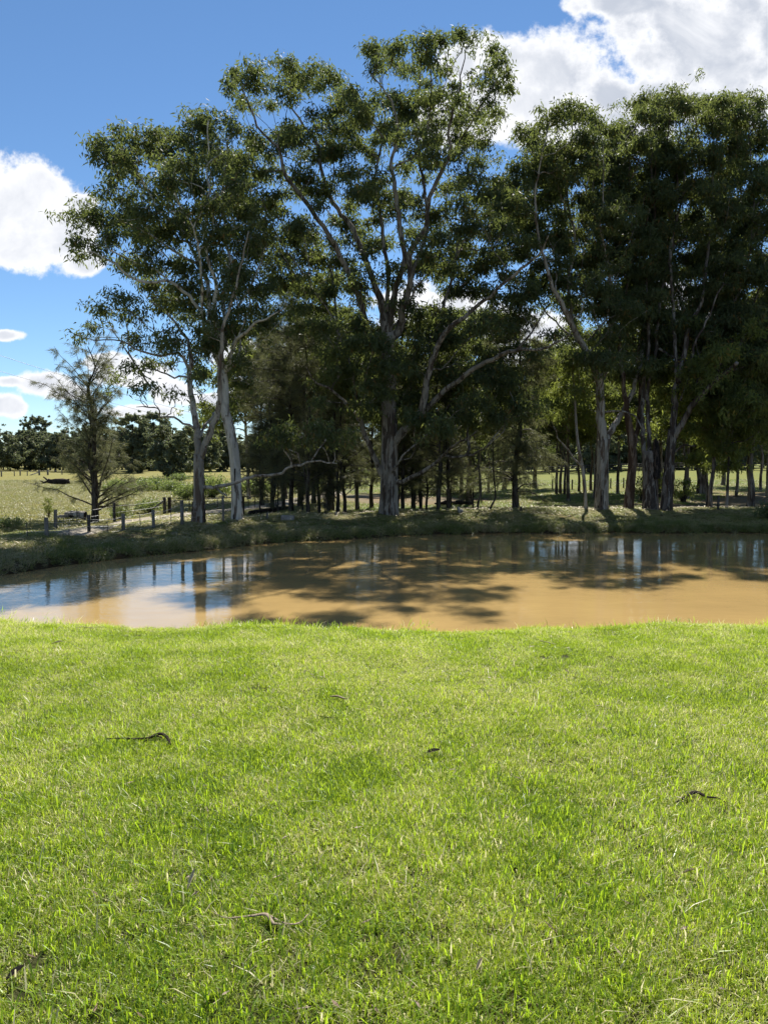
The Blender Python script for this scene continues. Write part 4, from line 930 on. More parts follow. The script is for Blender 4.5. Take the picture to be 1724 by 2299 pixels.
# crooked saplings on the bank
def sapling(seed, base, pts, label):
    g = np.random.default_rng(seed); root = empty('sapling', base, label, 'sapling')
    b = np.asarray(base); m_ = MB(); q = np.array(pts, float); q, r_ = smoothpath(q[:, :3], q[:, 3], .08); m_.tube(q-b, r_, 7, rough=.15, seed=seed); m_.build('trunk', M['dark_bark'], root, True)
    tw = MB(); C = []
    for i in range(46):
        o = q[int(g.uniform(.3, 1)*(len(q)-1))]-b; d = unit(g.normal(size=3)+np.array((0, 0, .8))); L = g.uniform(.3, 1.0)
        t_ = np.linspace(0, 1, 5)[:, None]; s_ = o+d*L*t_+g.normal(size=(5, 3))*.03*t_; tw.tube(s_, np.linspace(.008, .003, 5), 3, cap=False); C.append(s_[3]+g.normal(size=(8, 3))*.12)
    tw.build('twigs', M['dark_bark'], root, True)['kind'] = 'stuff'
    link('foliage', quads_mesh('foliage', leaf_arrays(np.concatenate(C), .08, .025, g=g), M['gum_leaf']), root)['kind'] = 'stuff'
for sd_, px_, pts_, lab in ((1, 1071, [(1071, 1149, 6), (1074, 1125, 5.5), (1079, 1109, 5), (1078, 1080, 4), (1074, 1040, 3), (1076, 1000, 2)], 'crooked leafless sapling on the bank, left one of two'),
                       (2, 1098, [(1097, 1148, 5), (1106, 1130, 4.5), (1112, 1115, 4), (1110, 1085, 3.4), (1106, 1040, 2.5), (1108, 990, 1.6)], 'leaning crooked sapling on the bank, right one of two')):
    q_ = px_path(pts_, 30.2); q_[0] = (q_[0][0], q_[0][1], ground_at(q_[0][0], q_[0][1])-.05, q_[0][3]); sapling(sd_, q_[0][:3], q_, lab)

# ================================================================== fences
def post(mb, px, top, base, w, back=0.0, lean=0.0):
    b = G(px, base, 14); Y = b[1]+back; t_ = P(px, top, Y); r = w/2/F_PX*Y; x = t_[0]
    gz = ground_at(x, Y)-.3
    p = [(x, Y, gz), (x+lean*.3, Y, gz+(t_[2]-gz)*.5), (x+lean, Y, t_[2]-.015), (x+lean, Y, t_[2])]
    mb.tube(p, [r*1.03, r, r, r*.85], 9, rough=.06, seed=int(px)); return np.array((x, Y, t_[2]))
def fence(label, posts, mats, wires, pickets=(), cat='fence', group=None):
    b0 = G(posts[0][0], posts[0][2], 14); root = empty('wire_fence', b0, label, cat, group); tops = []
    for (px, top, base, w), mt in zip(posts, mats):
        m_ = MB(); tops.append(post(m_, px, top, base, w, .05, rng.uniform(-.01, .01))); m_.build('post', mt, root, True, b0)
    for (px, top, base) in pickets:
        m_ = MB(); b = G(px, base, 14); t_ = P(px+rng.uniform(-2, 2), top, b[1]+.05); c = np.array((b[0], b[1]+.05, b[2]-.2))
        m_.tube([c, (c+t_)/2, t_], [.012]*3, 4); m_.build('picket', M['dark_steel'], root, False, b0)
    tops = np.array(tops)
    for dzw in wires:
        pts = []
        for i in range(len(tops)-1):
            for k in np.linspace(0, 1, 7)[:-1]:
                q = tops[i]*(1-k)+tops[i+1]*k; pts.append(q-np.array((0, .06, dzw+.03*math.sin(k*math.pi))))
        pts.append(tops[-1]-np.array((0, .06, dzw))); m_ = MB(); m_.tube(pts, [.005]*len(pts), 4); m_.build('wire', M['steel'], root, False, b0)
    return root, tops
PW, PD = M['post_wood'], M['dark_post']
fence('wire fence of short grey timber posts along the near side of the gravel track', [(105, 1162, 1206, 9), (200, 1156, 1198, 7.5), (277, 1153, 1192, 8), (345, 1145, 1186, 7.5), (409, 1123, 1179, 8), (459, 1126, 1173, 5), (501, 1113, 1172, 5.5)],
      [PW, PD, PW, PW, PW, PW, PW], [.12, .30, .46], [(62, 1174, 1208), (154, 1186, 1203), (241, 1172, 1195), (315, 1156, 1182), (384, 1140, 1181)])
r_, tp = fence('wire fence of timber posts on the field side of the track, with a diagonal brace', [(125, 1144, 1189, 7.5), (257, 1128, 1170, 6.5), (370, 1116, 1154, 7.5)], [PW, PD, PD], [.15, .40, .62], [(67, 1152, 1188), (172, 1143, 1176), (292, 1130, 1160)])
m_ = MB(); t0 = tp[2]; m_.tube([t0+np.array((-.50, -.05, -.52)), t0+np.array((-.02, -.09, -.18))], [.045, .045], 8); m_.build('brace', PW, r_, True, r_.location)
m_ = MB(); b = G(381, 1152, 20); post(m_, 381, 1116, 1152, 8, .1); o = m_.build('gate_post', M['burnt'], None, True, b); o.location = b
tag(o, 'dark charred gate post right beside the braced post', 'post')
# pipe railing over the culvert
b0 = G(381, 1150, 20); rt = empty('pipe_railing', b0, 'dark steel pipe railing along the far side of the track, behind the two left gums', 'railing')
Yr = b0[1]+.5; ends = [P(383, 1125, Yr), P(450, 1121, Yr+.6), P(520, 1117, Yr+1.2), P(600, 1113, Yr+2.2)]
MB().tube(ends, [.022]*4, 7).build('top_rail', M['dark_steel'], rt, True, b0)
MB().tube([e-np.array((0, 0, .28)) for e in ends[1:]], [.018]*3, 7).build('lower_rail', M['dark_steel'], rt, True, b0)
for px in (425, 446, 488, 528, 557, 571, 584, 600):
    i = np.interp(px, [383, 450, 520, 600], [0, 1, 2, 3]); k = min(int(i), 2); e = ends[k]*(1-(i-k))+ends[k+1]*(i-k)
    MB().tube([(e[0], e[1]+.03, ground_at(e[0], e[1])-.1), (e[0], e[1]+.03, e[2]+.02)], [.022, .022], 6).build('upright', M['dark_steel'], rt, True, b0)
m_ = MB(); b = G(546, 1156, 22); post(m_, 546, 1114, 1158, 5.5, .3); o = m_.build('strainer_post', M['burnt'], None, True, b); o.location = b
tag(o, 'black timber post just right of the white gum trunk', 'post')
a_, c_ = G(552, 1160, 22), G(640, 1150, 22)
a_ = np.array((a_[0], a_[1]+1.0, ground_at(a_[0], a_[1]+1.0))); c_ = np.array((c_[0], c_[1]+1.2, ground_at(c_[0], c_[1]+1.2)))
o = MB().tube([a_+(0, 0, .10), (a_+c_)/2+(0, 0, .11), c_+(0, 0, .10)], [.10, .11, .10], 8, rough=.1).build('timber_kerb', M['burnt'], None, True, a_); o.location = a_
tag(o, 'dark timber beam edging the culvert beside the thicket', 'beam')
fence('fence of dark posts running away across the field left of the giant gum', [(786, 1076, 1099, 4), (797, 1073, 1095, 3), (808, 1071, 1092, 4), (822, 1069, 1088, 3.4), (834, 1068, 1085, 3.4), (846, 1066, 1083, 3.2), (862, 1064, 1081, 3)], [PD]*7, [.1, .45])
fl = [(4, 1057, 1070, 3), (33, 1058, 1069, 2), (46, 1056, 1068, 3), (62, 1057, 1068, 2), (89, 1055, 1067, 4), (108, 1055, 1067, 4), (140, 1056, 1066, 2.4), (190, 1056, 1066, 2.4), (250, 1056, 1066, 2.4)]
r_, tp = fence('distant wire fence crossing the far side of the field at left', fl, [PW]*len(fl), [.1, .5, .9])
MB().tube([tp[4]+np.array((-1.7, -.1, -.95)), tp[4]+np.array((0, -.1, -.35))], [.08, .08], 6).build('brace', M['dead_wood'], r_, True, r_.location)
# post and rail fence far right
Yq = 118; b0 = root_at(900, Yq); rt = empty('rail_fence', b0, 'long timber post and rail fence at the back of the paddock on the right', 'fence'); prev = None
for i in range(30):
    x = b0[0]+i*2.9; z = ground_at(x, Yq+i*.3); MB().box((x, Yq+i*.3, z+.55), (.17, .17, 1.4)).build('post', PD, rt, False, b0)
    if prev is not None:
        for hh in (.45, .82, 1.15):
            MB().tube([(prev[0], prev[1]-.1, prev[2]+hh), (x, Yq+i*.3-.1, z+hh)], [.07, .07], 4).build('rail', PD, rt, False, b0)
    prev = (x, Yq+i*.3, z)
# row of posts on the paddock edge
for i, (px, top, lab) in enumerate(((1239, 1067, 'short paddock post left of the three thin dark trunks'), (1283, 1068, 'short paddock post left of the first thick right-hand trunk'), (1369, 1066, 'short paddock post right of the first thick right-hand trunk'),
                            (1546, 1067, 'short paddock post right of the leaning gum'), (1116, 1068, 'short paddock post left of the drooping sheoak'), (1398, 1069, 'short paddock post left of the reddish gum'))):
    q_ = root_at(px, 66); q_[2] -= .02
    o = MB().tube([(0, 0, -.2), (0, 0, .45), (0, 0, .85), (0, 0, .88)], [.065, .06, .055, .04], 8, rough=.08, seed=i).build('paddock_post', PD, None, True); o.location = q_; tag(o, lab, 'post', 'short posts along the paddock edge')

# ================================================================== stumps, posts and logs
def single(name, px, top, base, w, mat, label, cat, Yb=None, sq=False):
    b = G(px, base, 20); Y = Yb or b[1]; x = P(px, base, Y)[0]; z = ground_at(x, Y); ht = P(px, top, Y)[2]-z; r = w/2/F_PX*Y
    m_ = MB()
    if sq: m_.box((0, 0, ht/2-.1), (r*2, r*1.6, ht+.2), rng.uniform(-.3, .3), jit=.01)
    else: m_.tube([(0, 0, -.2), (0, 0, ht*.5), (.004, 0, ht-.02), (.006, 0, ht)], [r*1.1, r, r*.95, r*.75], 10, rough=.12, seed=int(px))
    o = m_.build(name, mat, None, not sq); o.location = (x, Y, z); return tag(o, label, cat)
single('fence_post', 1611, 1113, 1145, 5.5, PD, 'dark upright post between the slim gum and the small bushy gum', 'post')
single('cut_post', 600, 1151, 1166, 5, PW, 'short pale cut post left of the grey block, at the edge of the thicket', 'post')
single('cut_post', 754, 1149, 1159, 5, M['dead_wood'], 'stubby pale post on the bank left of the giant gum', 'post')
single('cut_post', 1169, 1137, 1148, 5, PD, 'stubby dark post just right of the drooping sheoak trunk', 'post')
o = single('stump', 1033, 1143, 1151, 13, M['dead_wood'], 'low broken stump on the bank under the low right branch', 'stump')
MB().tube([(-.05, 0, .05), (-.07, 0, .19), (-.07, 0, .22)], [.07, .06, .03], 7, rough=.2).build('splinter', M['dead_wood'], o, True)
single('concrete_block', 647, 1157, 1167, 27, M['concrete'], 'wide low weathered grey block at the foot of the thicket', 'block', sq=True)
# hollow log by the fence
b = G(150, 1172, 18); b = np.array((b[0], b[1]+.9, ground_at(b[0], b[1]+.9))); k = b[1]/F_PX
L_ = empty('hollow_log', b, 'hollow grey log lying beside the field-side fence at left', 'log')
MB().tube([(-24*k, 0, .22), (-10*k, .05, .24), (8*k, .02, .23), (22*k, 0, .20)], [.13, .16, .165, .17], 14, cap=False, rough=.06, flut=.06).build('log_shell', M['dead_wood'], L_, True)
MB().tube([(22*k-.02, 0, .20), (10*k, 0, .21), (-24*k+.02, 0, .22)], [.135, .12, .10], 12, cap=True).build('hollow', M['burnt'], L_, True)  # dark capped core, coloured to stand for the shade inside the open log
MB().tube([(-48*k, .1, .12), (-36*k, .08, .17), (-22*k, .02, .16)], [.05, .07, .08], 9, rough=.15).build('broken_branch', M['dead_wood'], L_, True)
# dead fallen tree in the field
b = G(136, 1088, 30); k = b[1]/F_PX
L_ = empty('fallen_log', b, 'dark fallen dead tree with upturned roots lying out in the field', 'fallen tree')
MB().tube([(-18*k, 0, 6*k), (-8*k, 0, 6.5*k), (5*k, .1, 6.5*k), (15*k, 0, 6*k), (20*k, 0, 5*k)], [5.5*k, 6.5*k, 6.3*k, 6*k, 4*k], 12, rough=.25, flut=.15, seed=4).build('trunk', M['burnt'], L_, True)
for q in ([(-14, 8, 2.6), (-22, 10, 2), (-27, 12, 1.2)], [(-16, 5, 2.6), (-26, 8, 2.2), (-34, 14, 1.8), (-37, 17, 1.2)], [(-18, 4, 3), (-30, 6, 2.4), (-38, 5, 1.8), (-44, 8, 1)], [(-30, 6, 2), (-40, 2, 2), (-52, 1, 1)], [(14, 8, 2.4), (19, 11, 1.8), (21, 12, 1)], [(12, 5, 2.4), (22, 3, 2)]):
    MB().tube([(a*k, rng.uniform(-.1, .1), c*k) for a, c, w in q], [w*k for a, c, w in q], 7, rough=.2).build('root', M['burnt'], L_, True)
MB().tube([(-58*k, -.1, 1.2*k), (-44*k, -.12, 2*k)], [1*k, 1.6*k], 6).build('broken_branch', M['dead_wood'], L_, True)
# heap of fallen wood beside the pale trunk
b = root_at(1024, 42.6); L_ = empty('branch_heap', b, 'dark heap of fallen branches at the foot of the pale trunk right of centre', 'wood heap')
for i in range(16):
    a = rng.uniform(-.5, .5); L1 = rng.uniform(.5, 1.3); c = rng.uniform(-.7, .7)
    MB().tube([(c-L1/2, rng.uniform(-.3, .3), .05+rng.uniform(0, .12)), (c, 0, .10+rng.uniform(0, .18)), (c+L1/2, rng.uniform(-.4, .4), .04+rng.uniform(0, .2))], [.05, .06, .03], 6, rough=.2).build('branch', M['burnt' if i % 2 else 'dark_bark'], L_, True)

# ================================================================== power line
def pole(px, Y, ht, label):
    b = root_at(px, Y); r = empty('power_pole', b, label, 'power pole')
    MB().tube([(0, 0, -.5), (0, 0, ht*.5), (0, 0, ht)], [.16, .14, .11], 10).build('pole', PW, r, True)
    MB().box((0, 0, ht-.4), (.12, 1.8, .12)).build('crossarm', PW, r)
    for s in (-.8, .8): MB().tube([(0, s, ht-.34), (0, s, ht-.16)], [.05, .04], 8).build('insulator', M['concrete'], r, True)
    return b
bp1 = P(-330, 690, 62); bp2 = P(-330, 735, 62); e1 = P(690, 985, 150); e2 = P(690, 1000, 150)
pole(-330, 62, float(bp1[2]-ground_at(bp1[0], 62))+.3, 'timber power pole left of the picture carrying the two wires')
pole(690, 150, float(e1[2]-ground_at(e1[0], 150))+.3, 'timber power pole hidden behind the thicket at the end of the wires')
for (a_, c_, lab) in ((bp1, e1, 'upper power line crossing the sky at left'), (bp2, e2, 'lower power line crossing the sky at left')):
    q = [a_*(1-t_)+c_*t_-np.array((0, 0, 1.1*math.sin(t_*math.pi))) for t_ in np.linspace(0, 1, 24)]
    o = MB().tube(q, [.018]*24, 5).build('power_line', M['wire'], None, True, a_); o.location = a_; tag(o, lab, 'power line', 'two overhead wires at left')

# ================================================================== grass
def grass_material(name, cols, straw, straw_amt, trans, tmix=.45, big=.28):
    m, t = material(name); p = t.pos(); r = t.isl()
    n = t.noise(p, big, 4.0, .6); n2 = t.noise(p, 2.2, 4.0, .6)
    f = t.m('ADD', t.m('MULTIPLY', t.range(n, .3, .7), .34), t.m('ADD', t.m('MULTIPLY', t.range(n2, .3, .7), .24), t.m('MULTIPLY', r, .42)))
    col = t.ramp(f, [(0.15, cols[0]), (.5, cols[1]), (.85, cols[2])])
    r2 = t.m('FRACT', t.m('MULTIPLY', r, 17.31))
    thr = t.m('SUBTRACT', 1.0, t.m('MULTIPLY', t.range(t.m('ADD', t.m('MULTIPLY', n, .5), t.m('MULTIPLY', n2, .5)), .40, .58), straw_amt))
    dry = t.m('GREATER_THAN', r2, thr)
    col = t.mix(dry, col, straw)
    b = principled(t, col, .42, .5); tr = t.node('ShaderNodeBsdfTranslucent')
    t.put(tr.inputs[0], t.mix(dry, t.mix(.55, col, trans), straw)); mxx = t.node('ShaderNodeMixShader'); mxx.inputs[0].default_value = tmix
    t.l.new(b, mxx.inputs[1]); t.l.new(tr.outputs[0], mxx.inputs[2]); t.l.new(mxx.outputs[0], t.out.inputs[0]); return m
M['lawn'] = grass_material('lawn_grass', [(0.08, 0.155, 0.012), (0.29, 0.385, 0.026), (0.50, 0.54, 0.075)], (0.72, 0.66, 0.36), .30, (0.56, 0.72, 0.03), .52)  # real straw blades, with pale tones raised to paint in glinting ones
M['long'] = grass_material('long_blades', [(0.08, 0.17, 0.010), (0.22, 0.34, 0.02), (0.38, 0.48, 0.05)], (0.62, 0.57, 0.34), .12, (0.50, 0.70, 0.03), .5)
M['bank_grass'] = grass_material('bank_grass', [(0.12, 0.145, 0.035), (0.20, 0.22, 0.055), (0.29, 0.28, 0.09)], (0.46, 0.39, 0.22), .5, (0.34, 0.38, 0.08), .45, .5)
M['field_grass'] = grass_material('field_grass', [(0.15, 0.17, 0.05), (0.21, 0.21, 0.07), (0.28, 0.25, 0.10)], (0.33, 0.29, 0.16), .35, (0.40, 0.40, 0.10), .4, .15)
M['wood_grass'] = grass_material('wood_grass', [(0.10, 0.14, 0.03), (0.16, 0.20, 0.04), (0.24, 0.25, 0.07)], (0.38, 0.30, 0.18), .5, (0.30, 0.42, 0.06), .45, .3)
def patch(name, size, n, h, w, mat, lean=.5, seed=0, tallfrac=.04, tall=1.9, flatfrac=.25):
    g = np.random.default_rng(seed)
    xy = (g.random((n, 2))-.5)*size*1.08
    H = h*g.uniform(.45, 1.25, n); H = np.where(g.random(n) < tallfrac, H*tall, H)
    a = g.random(n)*6.28; ln = np.abs(g.normal(size=n))*lean+.08; ln = np.where(g.random(n) < flatfrac, ln+1.3, ln)
    d = np.stack([np.cos(a)*ln, np.sin(a)*ln, np.ones(n)], 1); d = unit(d)
    s = unit(np.stack([-np.sin(a)+g.normal(size=n)*.3, np.cos(a)+g.normal(size=n)*.3, 0*a], 1))
    Wd = w*g.uniform(.6, 1.3, n)[:, None]*.5; b = np.c_[xy, np.full(n, -.004)]
    bend = np.stack([np.cos(a), np.sin(a), -np.ones(n)*.55], 1)*(H*g.uniform(.05, .4, n))[:, None]
    mid_ = b+d*H[:, None]*.55; tip = b+d*H[:, None]+bend
    v = np.stack([b-s*Wd, b+s*Wd, mid_+s*Wd*.85, mid_-s*Wd*.85, tip], 1).reshape(-1, 3)
    k = np.arange(n)[:, None]*5; loops = np.concatenate([k+np.array([[0, 1, 2, 3]]), k+np.array([[3, 2, 4]])], 1).ravel()
    return mesh_np(name, v, np.tile([4, 3], n), loops, mat)
def scatter(name, patches, pts, scl, label=None):
    """ONE stuff object: turf patches instanced on points by geometry nodes"""
    src = bpy.data.collections.new(name+'_patches')
    for i, me_ in enumerate(patches):
        o = bpy.data.objects.new(name+'_patch', me_); src.objects.link(o)
    pts = np.asarray(pts, float); n = len(pts)
    me_ = bpy.data.meshes.new(name); me_.vertices.add(n); me_.vertices.foreach_set('co', pts.astype(np.float32).ravel())
    g = np.random.default_rng(n)
    rot = np.zeros((n, 3), np.float32); rot[:, 2] = g.random(n)*6.28
    e = .12; gx = (hz(pts[:, 0]+e, pts[:, 1])-hz(pts[:, 0]-e, pts[:, 1]))/(2*e); gy = (hz(pts[:, 0], pts[:, 1]+e)-hz(pts[:, 0], pts[:, 1]-e))/(2*e)
    tx = np.clip(np.arctan(gy), -.6, .6); ty = -np.clip(np.arctan(gx), -.6, .6)
    ca, sa = np.cos(rot[:, 2]), np.sin(rot[:, 2]); rot[:, 0] = tx*ca+ty*sa; rot[:, 1] = -tx*sa+ty*ca
    # local tilt about the turned axes, then the turn itself (euler XYZ applies X, Y, then Z)
    for nm, ty_, arr in (('rot', 'FLOAT_VECTOR', rot), ('scl', 'FLOAT', np.asarray(scl, np.float32)), ('idx', 'INT', g.integers(0, len(patches), n).astype(np.int32))):
        at_ = me_.attributes.new(nm, ty_, 'POINT'); at_.data.foreach_set('vector' if ty_ == 'FLOAT_VECTOR' else 'value', arr.ravel())
    o = link(name, me_); tag(o, label, 'grass' if label else None, kind='stuff')
    ng = bpy.data.node_groups.new(name, 'GeometryNodeTree')
    ng.interface.new_socket('Geometry', in_out='INPUT', socket_type='NodeSocketGeometry'); ng.interface.new_socket('Geometry', in_out='OUTPUT', socket_type='NodeSocketGeometry')
    N = ng.nodes; gi = N.new('NodeGroupInput'); go = N.new('NodeGroupOutput'); ci = N.new('GeometryNodeCollectionInfo'); ci.inputs[0].default_value = src
    ci.inputs['Separate Children'].default_value = True; ci.inputs['Reset Children'].default_value = True
    ip = N.new('GeometryNodeInstanceOnPoints'); ip.inputs['Pick Instance'].default_value = True
    def na(nm, dt):
        q = N.new('GeometryNodeInputNamedAttribute'); q.data_type = dt; q.inputs['Name'].default_value = nm; return [s for s in q.outputs if s.enabled and s.name == 'Attribute'][0]
    L = ng.links; L.new(gi.outputs[0], ip.inputs['Points']); L.new(ci.outputs[0], ip.inputs['Instance']); L.new(na('idx', 'INT'), ip.inputs['Instance Index'])
    er = N.new('FunctionNodeEulerToRotation'); L.new(na('rot', 'FLOAT_VECTOR'), er.inputs[0]); L.new(er.outputs[0], ip.inputs['Rotation'])
    L.new(na('scl', 'FLOAT'), ip.inputs['Scale']); L.new(ip.outputs[0], go.inputs[0])
    md = o.modifiers.new('grass', 'NODES'); md.node_group = ng; return o
def grid_pts(x0, x1, y0, y1, step, keep, seed=0, lift=0.0):
    g = np.random.default_rng(seed); X, Y = np.meshgrid(np.arange(x0, x1, step), np.arange(y0, y1, step)); X = X.ravel()+g.uniform(-.3, .3, X.size)*step; Y = Y.ravel()+g.uniform(-.3, .3, Y.size)*step
    k = keep(X, Y); X, Y = X[k], Y[k]; return np.stack([X, Y, hz(X, Y)+lift], 1)
# near lawn
vis = lambda X, Y, mrg=1.6: (np.abs(X) < np.abs(Y)*.5+mrg)
pl = grid_pts(-9, 9, .6, 11, .19, lambda X, Y: vis(X, Y, 2.0) & (Y < Nf(X)-.02), 1)
dist = np.hypot(pl[:, 0], pl[:, 1]); lush = fbm(pl[:, 0], pl[:, 1], 1.5, 2)
sc_ = np.clip(.96+.2*lush, .74, 1.25)*np.interp(pl[:, 1], [1.8, 2.6, 3.2, 5], [.84, .95, 1.12, .98])
scatter('lawn_grass', [patch('turf', .28, 1500, .036, .0029, M['lawn'], .55, i) for i in range(8)], pl, sc_, 'bright green lawn grass in the foreground up to the edge of the pond')
# longer blades standing out of the lawn and along its lip
pt = pl[np.random.default_rng(5).random(len(pl)) < np.interp(pl[:, 1], [1.8, 2.4, 3.2, 4.2, 6], [.4, .95, .9, .3, .07])]
scatter('long_grass', [patch('long_blades', .5, 78, .078, .0050, M['long'], .6, 50+i, .1, 1.5, .1) for i in range(5)], pt+np.array((.1, .07, 0)), np.full(len(pt), 1.0), 'longer coarse blades scattered through the foreground lawn')
lipx = np.arange(-9, 11, .11); lp = np.stack([lipx, Nf(lipx)-.25-.35*np.random.default_rng(3).random(len(lipx)), 0*lipx], 1); lp[:, 2] = hz(lp[:, 0], lp[:, 1])
scatter('lip_grass', [patch('lip_tuft', .3, 130, .075, .0045, M['lawn'], .5, 70+i, .18, 2.0, .1) for i in range(5)], lp, np.clip(.85+.45*fbm(lp[:, 0], lp[:, 1], 2.1, 3), .4, 1.5), 'ragged grass fringe along the near edge of the pond')
# far bank
tB = lambda X, Y: (Y-Ff(X))*slopecos(X)
pb = grid_pts(-15, 20, 10, 36, .34, lambda X, Y: (tB(X, Y) > .10) & (tB(X, Y) < Wf(X)+2.5), 2)
sb_ = np.clip(.85+.4*fbm(pb[:, 0], pb[:, 1], 1.3, 7), .45, 1.4)*np.where(tB(pb[:, 0], pb[:, 1]) < .9, 1.35, 1)
scatter('bank_grass', [patch('bank_tuft', .42, 520, .055, .008, M['bank_grass'], .7, 20+i, .08, 1.7, .3) for i in range(6)], pb, sb_, 'olive grass on the far bank of the pond')
# fringe hanging over the water along the far edge
fx = np.repeat(np.arange(-13, 21, .10), 2); fr = np.random.default_rng(8); ft = fr.uniform(.08, .30, len(fx)); fy = Ff(fx)+ft/slopecos(fx)
scatter('edge_grass', [patch('edge_tuft', .26, 100, .11, .008, M['bank_grass'], 1.1, 90+i, .1, 1.5, .4) for i in range(5)], np.stack([fx, fy, hz(fx, fy)], 1), fr.uniform(.6, 1.25, len(fx)), 'shaggy grass overhanging the water along the far edge')
# field at left, woodland floor at right
leftm = lambda X, Y: (-1.0-X-(Y-30)*.10) > 0
def on_track(X, Y):
    d = np.full(X.shape, 9.9)
    for (a, b) in zip(tr_pts[:-1], tr_pts[1:]):
        a, b = np.array(a), np.array(b); L = ((b-a)**2).sum(); t_ = np.clip(((X-a[0])*(b[0]-a[0])+(Y-a[1])*(b[1]-a[1]))/L, 0, 1)
        d = np.minimum(d, np.hypot(X-a[0]-t_*(b[0]-a[0]), Y-a[1]-t_*(b[1]-a[1])))
    return d < 1.55
pf = grid_pts(-46, 0, 18, 95, .95, lambda X, Y: leftm(X, Y) & (tB(X, Y) > Wf(X)+1.5) & vis(X, Y, 4) & ~on_track(X, Y), 3)
scatter('field_grass', [patch('field_tuft', 1.2, 620, .09, .016, M['field_grass'], .8, 30+i, .05, 2.0, .35) for i in range(5)], pf, np.random.default_rng(6).uniform(.7, 1.2, len(pf)), 'dry yellow-green grass of the open field at left')
pw = grid_pts(-4, 40, 26, 85, .95, lambda X, Y: ~leftm(X, Y) & (tB(X, Y) > Wf(X)+1.0) & vis(X, Y, 4) & (fbm(X, Y, .22, 3) < -.05+.5*np.random.default_rng(9).random(X.shape)), 4)
scatter('woodland_grass', [patch('woodland_tuft', 1.2, 520, .10, .016, M['wood_grass'], .8, 40+i, .05, 1.8, .3) for i in range(5)], pw, np.random.default_rng(7).uniform(.6, 1.2, len(pw)), 'patchy green grass under the trees beyond the bank')

# ================================================================== bits lying on the lawn
def lying(name, pts, mat, label, cat, lift=.03, sides=7, flat=.5, rough=.15, extra=()):
    q = np.array([list(G(px, py, 1.2)[:2])+[0] for px, py, w, l in pts], float); c = q[len(q)//2].copy(); c[2] = ground_at(c[0], c[1])
    root = empty(name, c, label, cat) if extra else None
    def one(P_, nm, parent):
        w = []; v = []
        for px, py, wd, l in P_:
            g_ = G(px, py, 1.2); v.append((g_[0], g_[1], g_[2]+lift+l*.5)); w.append(wd*(.42 if name == 'twig' else .5)/F_PX*math.hypot(g_[1], EYE))
        a, r_ = smoothpath(v, w, .02); m_ = MB(); m_.tube(a-c, r_, sides, rough=rough, seed=int(P_[0][0]))
        arr = m_.v[0]; mid_z = np.repeat((a-c)[:, 2], sides); arr[:, 2] = mid_z+(arr[:, 2]-mid_z)*flat
        return m_.build(nm, mat, parent, True)
    if root is None: o = one(pts, name, None); o.location = c; return tag(o, label, cat)
    one(pts, 'strip', root)
    for e in extra: one(e, 'curl', root)
    return root
lying('bark_strip', [(240, 1670, 3, 0), (275, 1670, 7, .005), (310, 1672, 6, .005), (335, 1668, 9, .015), (358, 1662, 11, .03), (375, 1668, 8, .03), (384, 1684, 4, .005)], M['black_bark'], 'curled dark strip of bark lying on the lawn at left', 'bark strip', .018,
      extra=[[(325, 1675, 4, .0), (345, 1668, 5, .04), (365, 1672, 4, .02)]])
lying('bark_strip', [(1512, 1812, 3, 0), (1535, 1804, 8, .01), (1560, 1799, 11, .025), (1585, 1803, 8, .02), (1610, 1812, 5, .01), (1632, 1820, 2, 0)], M['black_bark'], 'arched black strip of bark on the lawn near the right edge', 'bark strip', .018)
lying('twig', [(475, 2064, 2, .0), (505, 2073, 4, .01), (540, 2082, 6, .012), (570, 2086, 9, .02), (600, 2087, 11, .025), (615, 2095, 9, .02), (640, 2108, 4, .01), (668, 2116, 2, .0)], M['twig_bark'], 'forked brown twig lying in the grass near the bottom centre', 'twig', .014,
      extra=[[(605, 2088, 6, .02), (640, 2090, 5, .02), (672, 2088, 5, .02), (692, 2083, 3, .02)]])
lying('bark_strip', [(740, 1578, 3, 0), (755, 1576, 8, .01), (770, 1580, 6, .01), (778, 1582, 3, 0)], M['brown_leaf'], 'small dark flake of bark near the middle of the lawn', 'bark strip', .03)
lying('twig', [(712, 1617, 2, .01), (735, 1619, 3, .012), (762, 1621, 2, .01)], M['black_bark'], 'thin short dark twig just below the middle bark flake', 'twig', .014)
lying('twig', [(1211, 1443, 2, .01), (1232, 1448, 3, .015), (1248, 1452, 2, .01)], M['twig_bark'], 'thin twig on the lawn close to the pond edge, right of centre', 'twig', .014)
lying('twig', [(165, 1418, 2, .02), (190, 1415, 2.5, .03), (212, 1417, 2, .02)], M['twig_bark'], 'thin twig on the lawn close to the pond edge at left', 'twig', .014)
lying('twig', [(1490, 1757, 2, .01), (1520, 1759, 3, .012), (1555, 1764, 2, .01)], M['black_bark'], 'thin dark twig above the arched bark near the right edge', 'twig', .014)
def leaf(px, py, L, wd, ang, mat, label, tilt=.5, lift=.035):
    c = G(px, py, 1.2); k = np.linspace(0, 1, 9); h = np.sin(k*math.pi)**.8*wd/2
    v = []
    for t_, hh in zip(k, h): v += [(t_*L-L/2, -hh, .006*math.sin(t_*3)), (t_*L-L/2, 0, -.004), (t_*L-L/2, hh, .006*math.sin(t_*3))]
    v = np.array(v); v = np.vstack([v, v-np.array((0, 0, .0012))]); f = []
    for i in range(8):
        for j in (0, 1): f += [[3*i+j, 3*i+3+j, 3*i+4+j, 3*i+1+j], [27+3*i+j, 27+3*i+1+j, 27+3*i+4+j, 27+3*i+3+j]]
    o = MB().add(v, f).build('fallen_leaf', mat, None, True); o.location = (c[0], c[1], c[2]+lift); o.rotation_euler = (R(15), -tilt, ang); tag(o, label, 'leaf')
leaf(430, 2015, .085, .014, 1.3, M['pale_leaf'], 'long pale dead leaf standing in the grass, lower left', .7, .05)
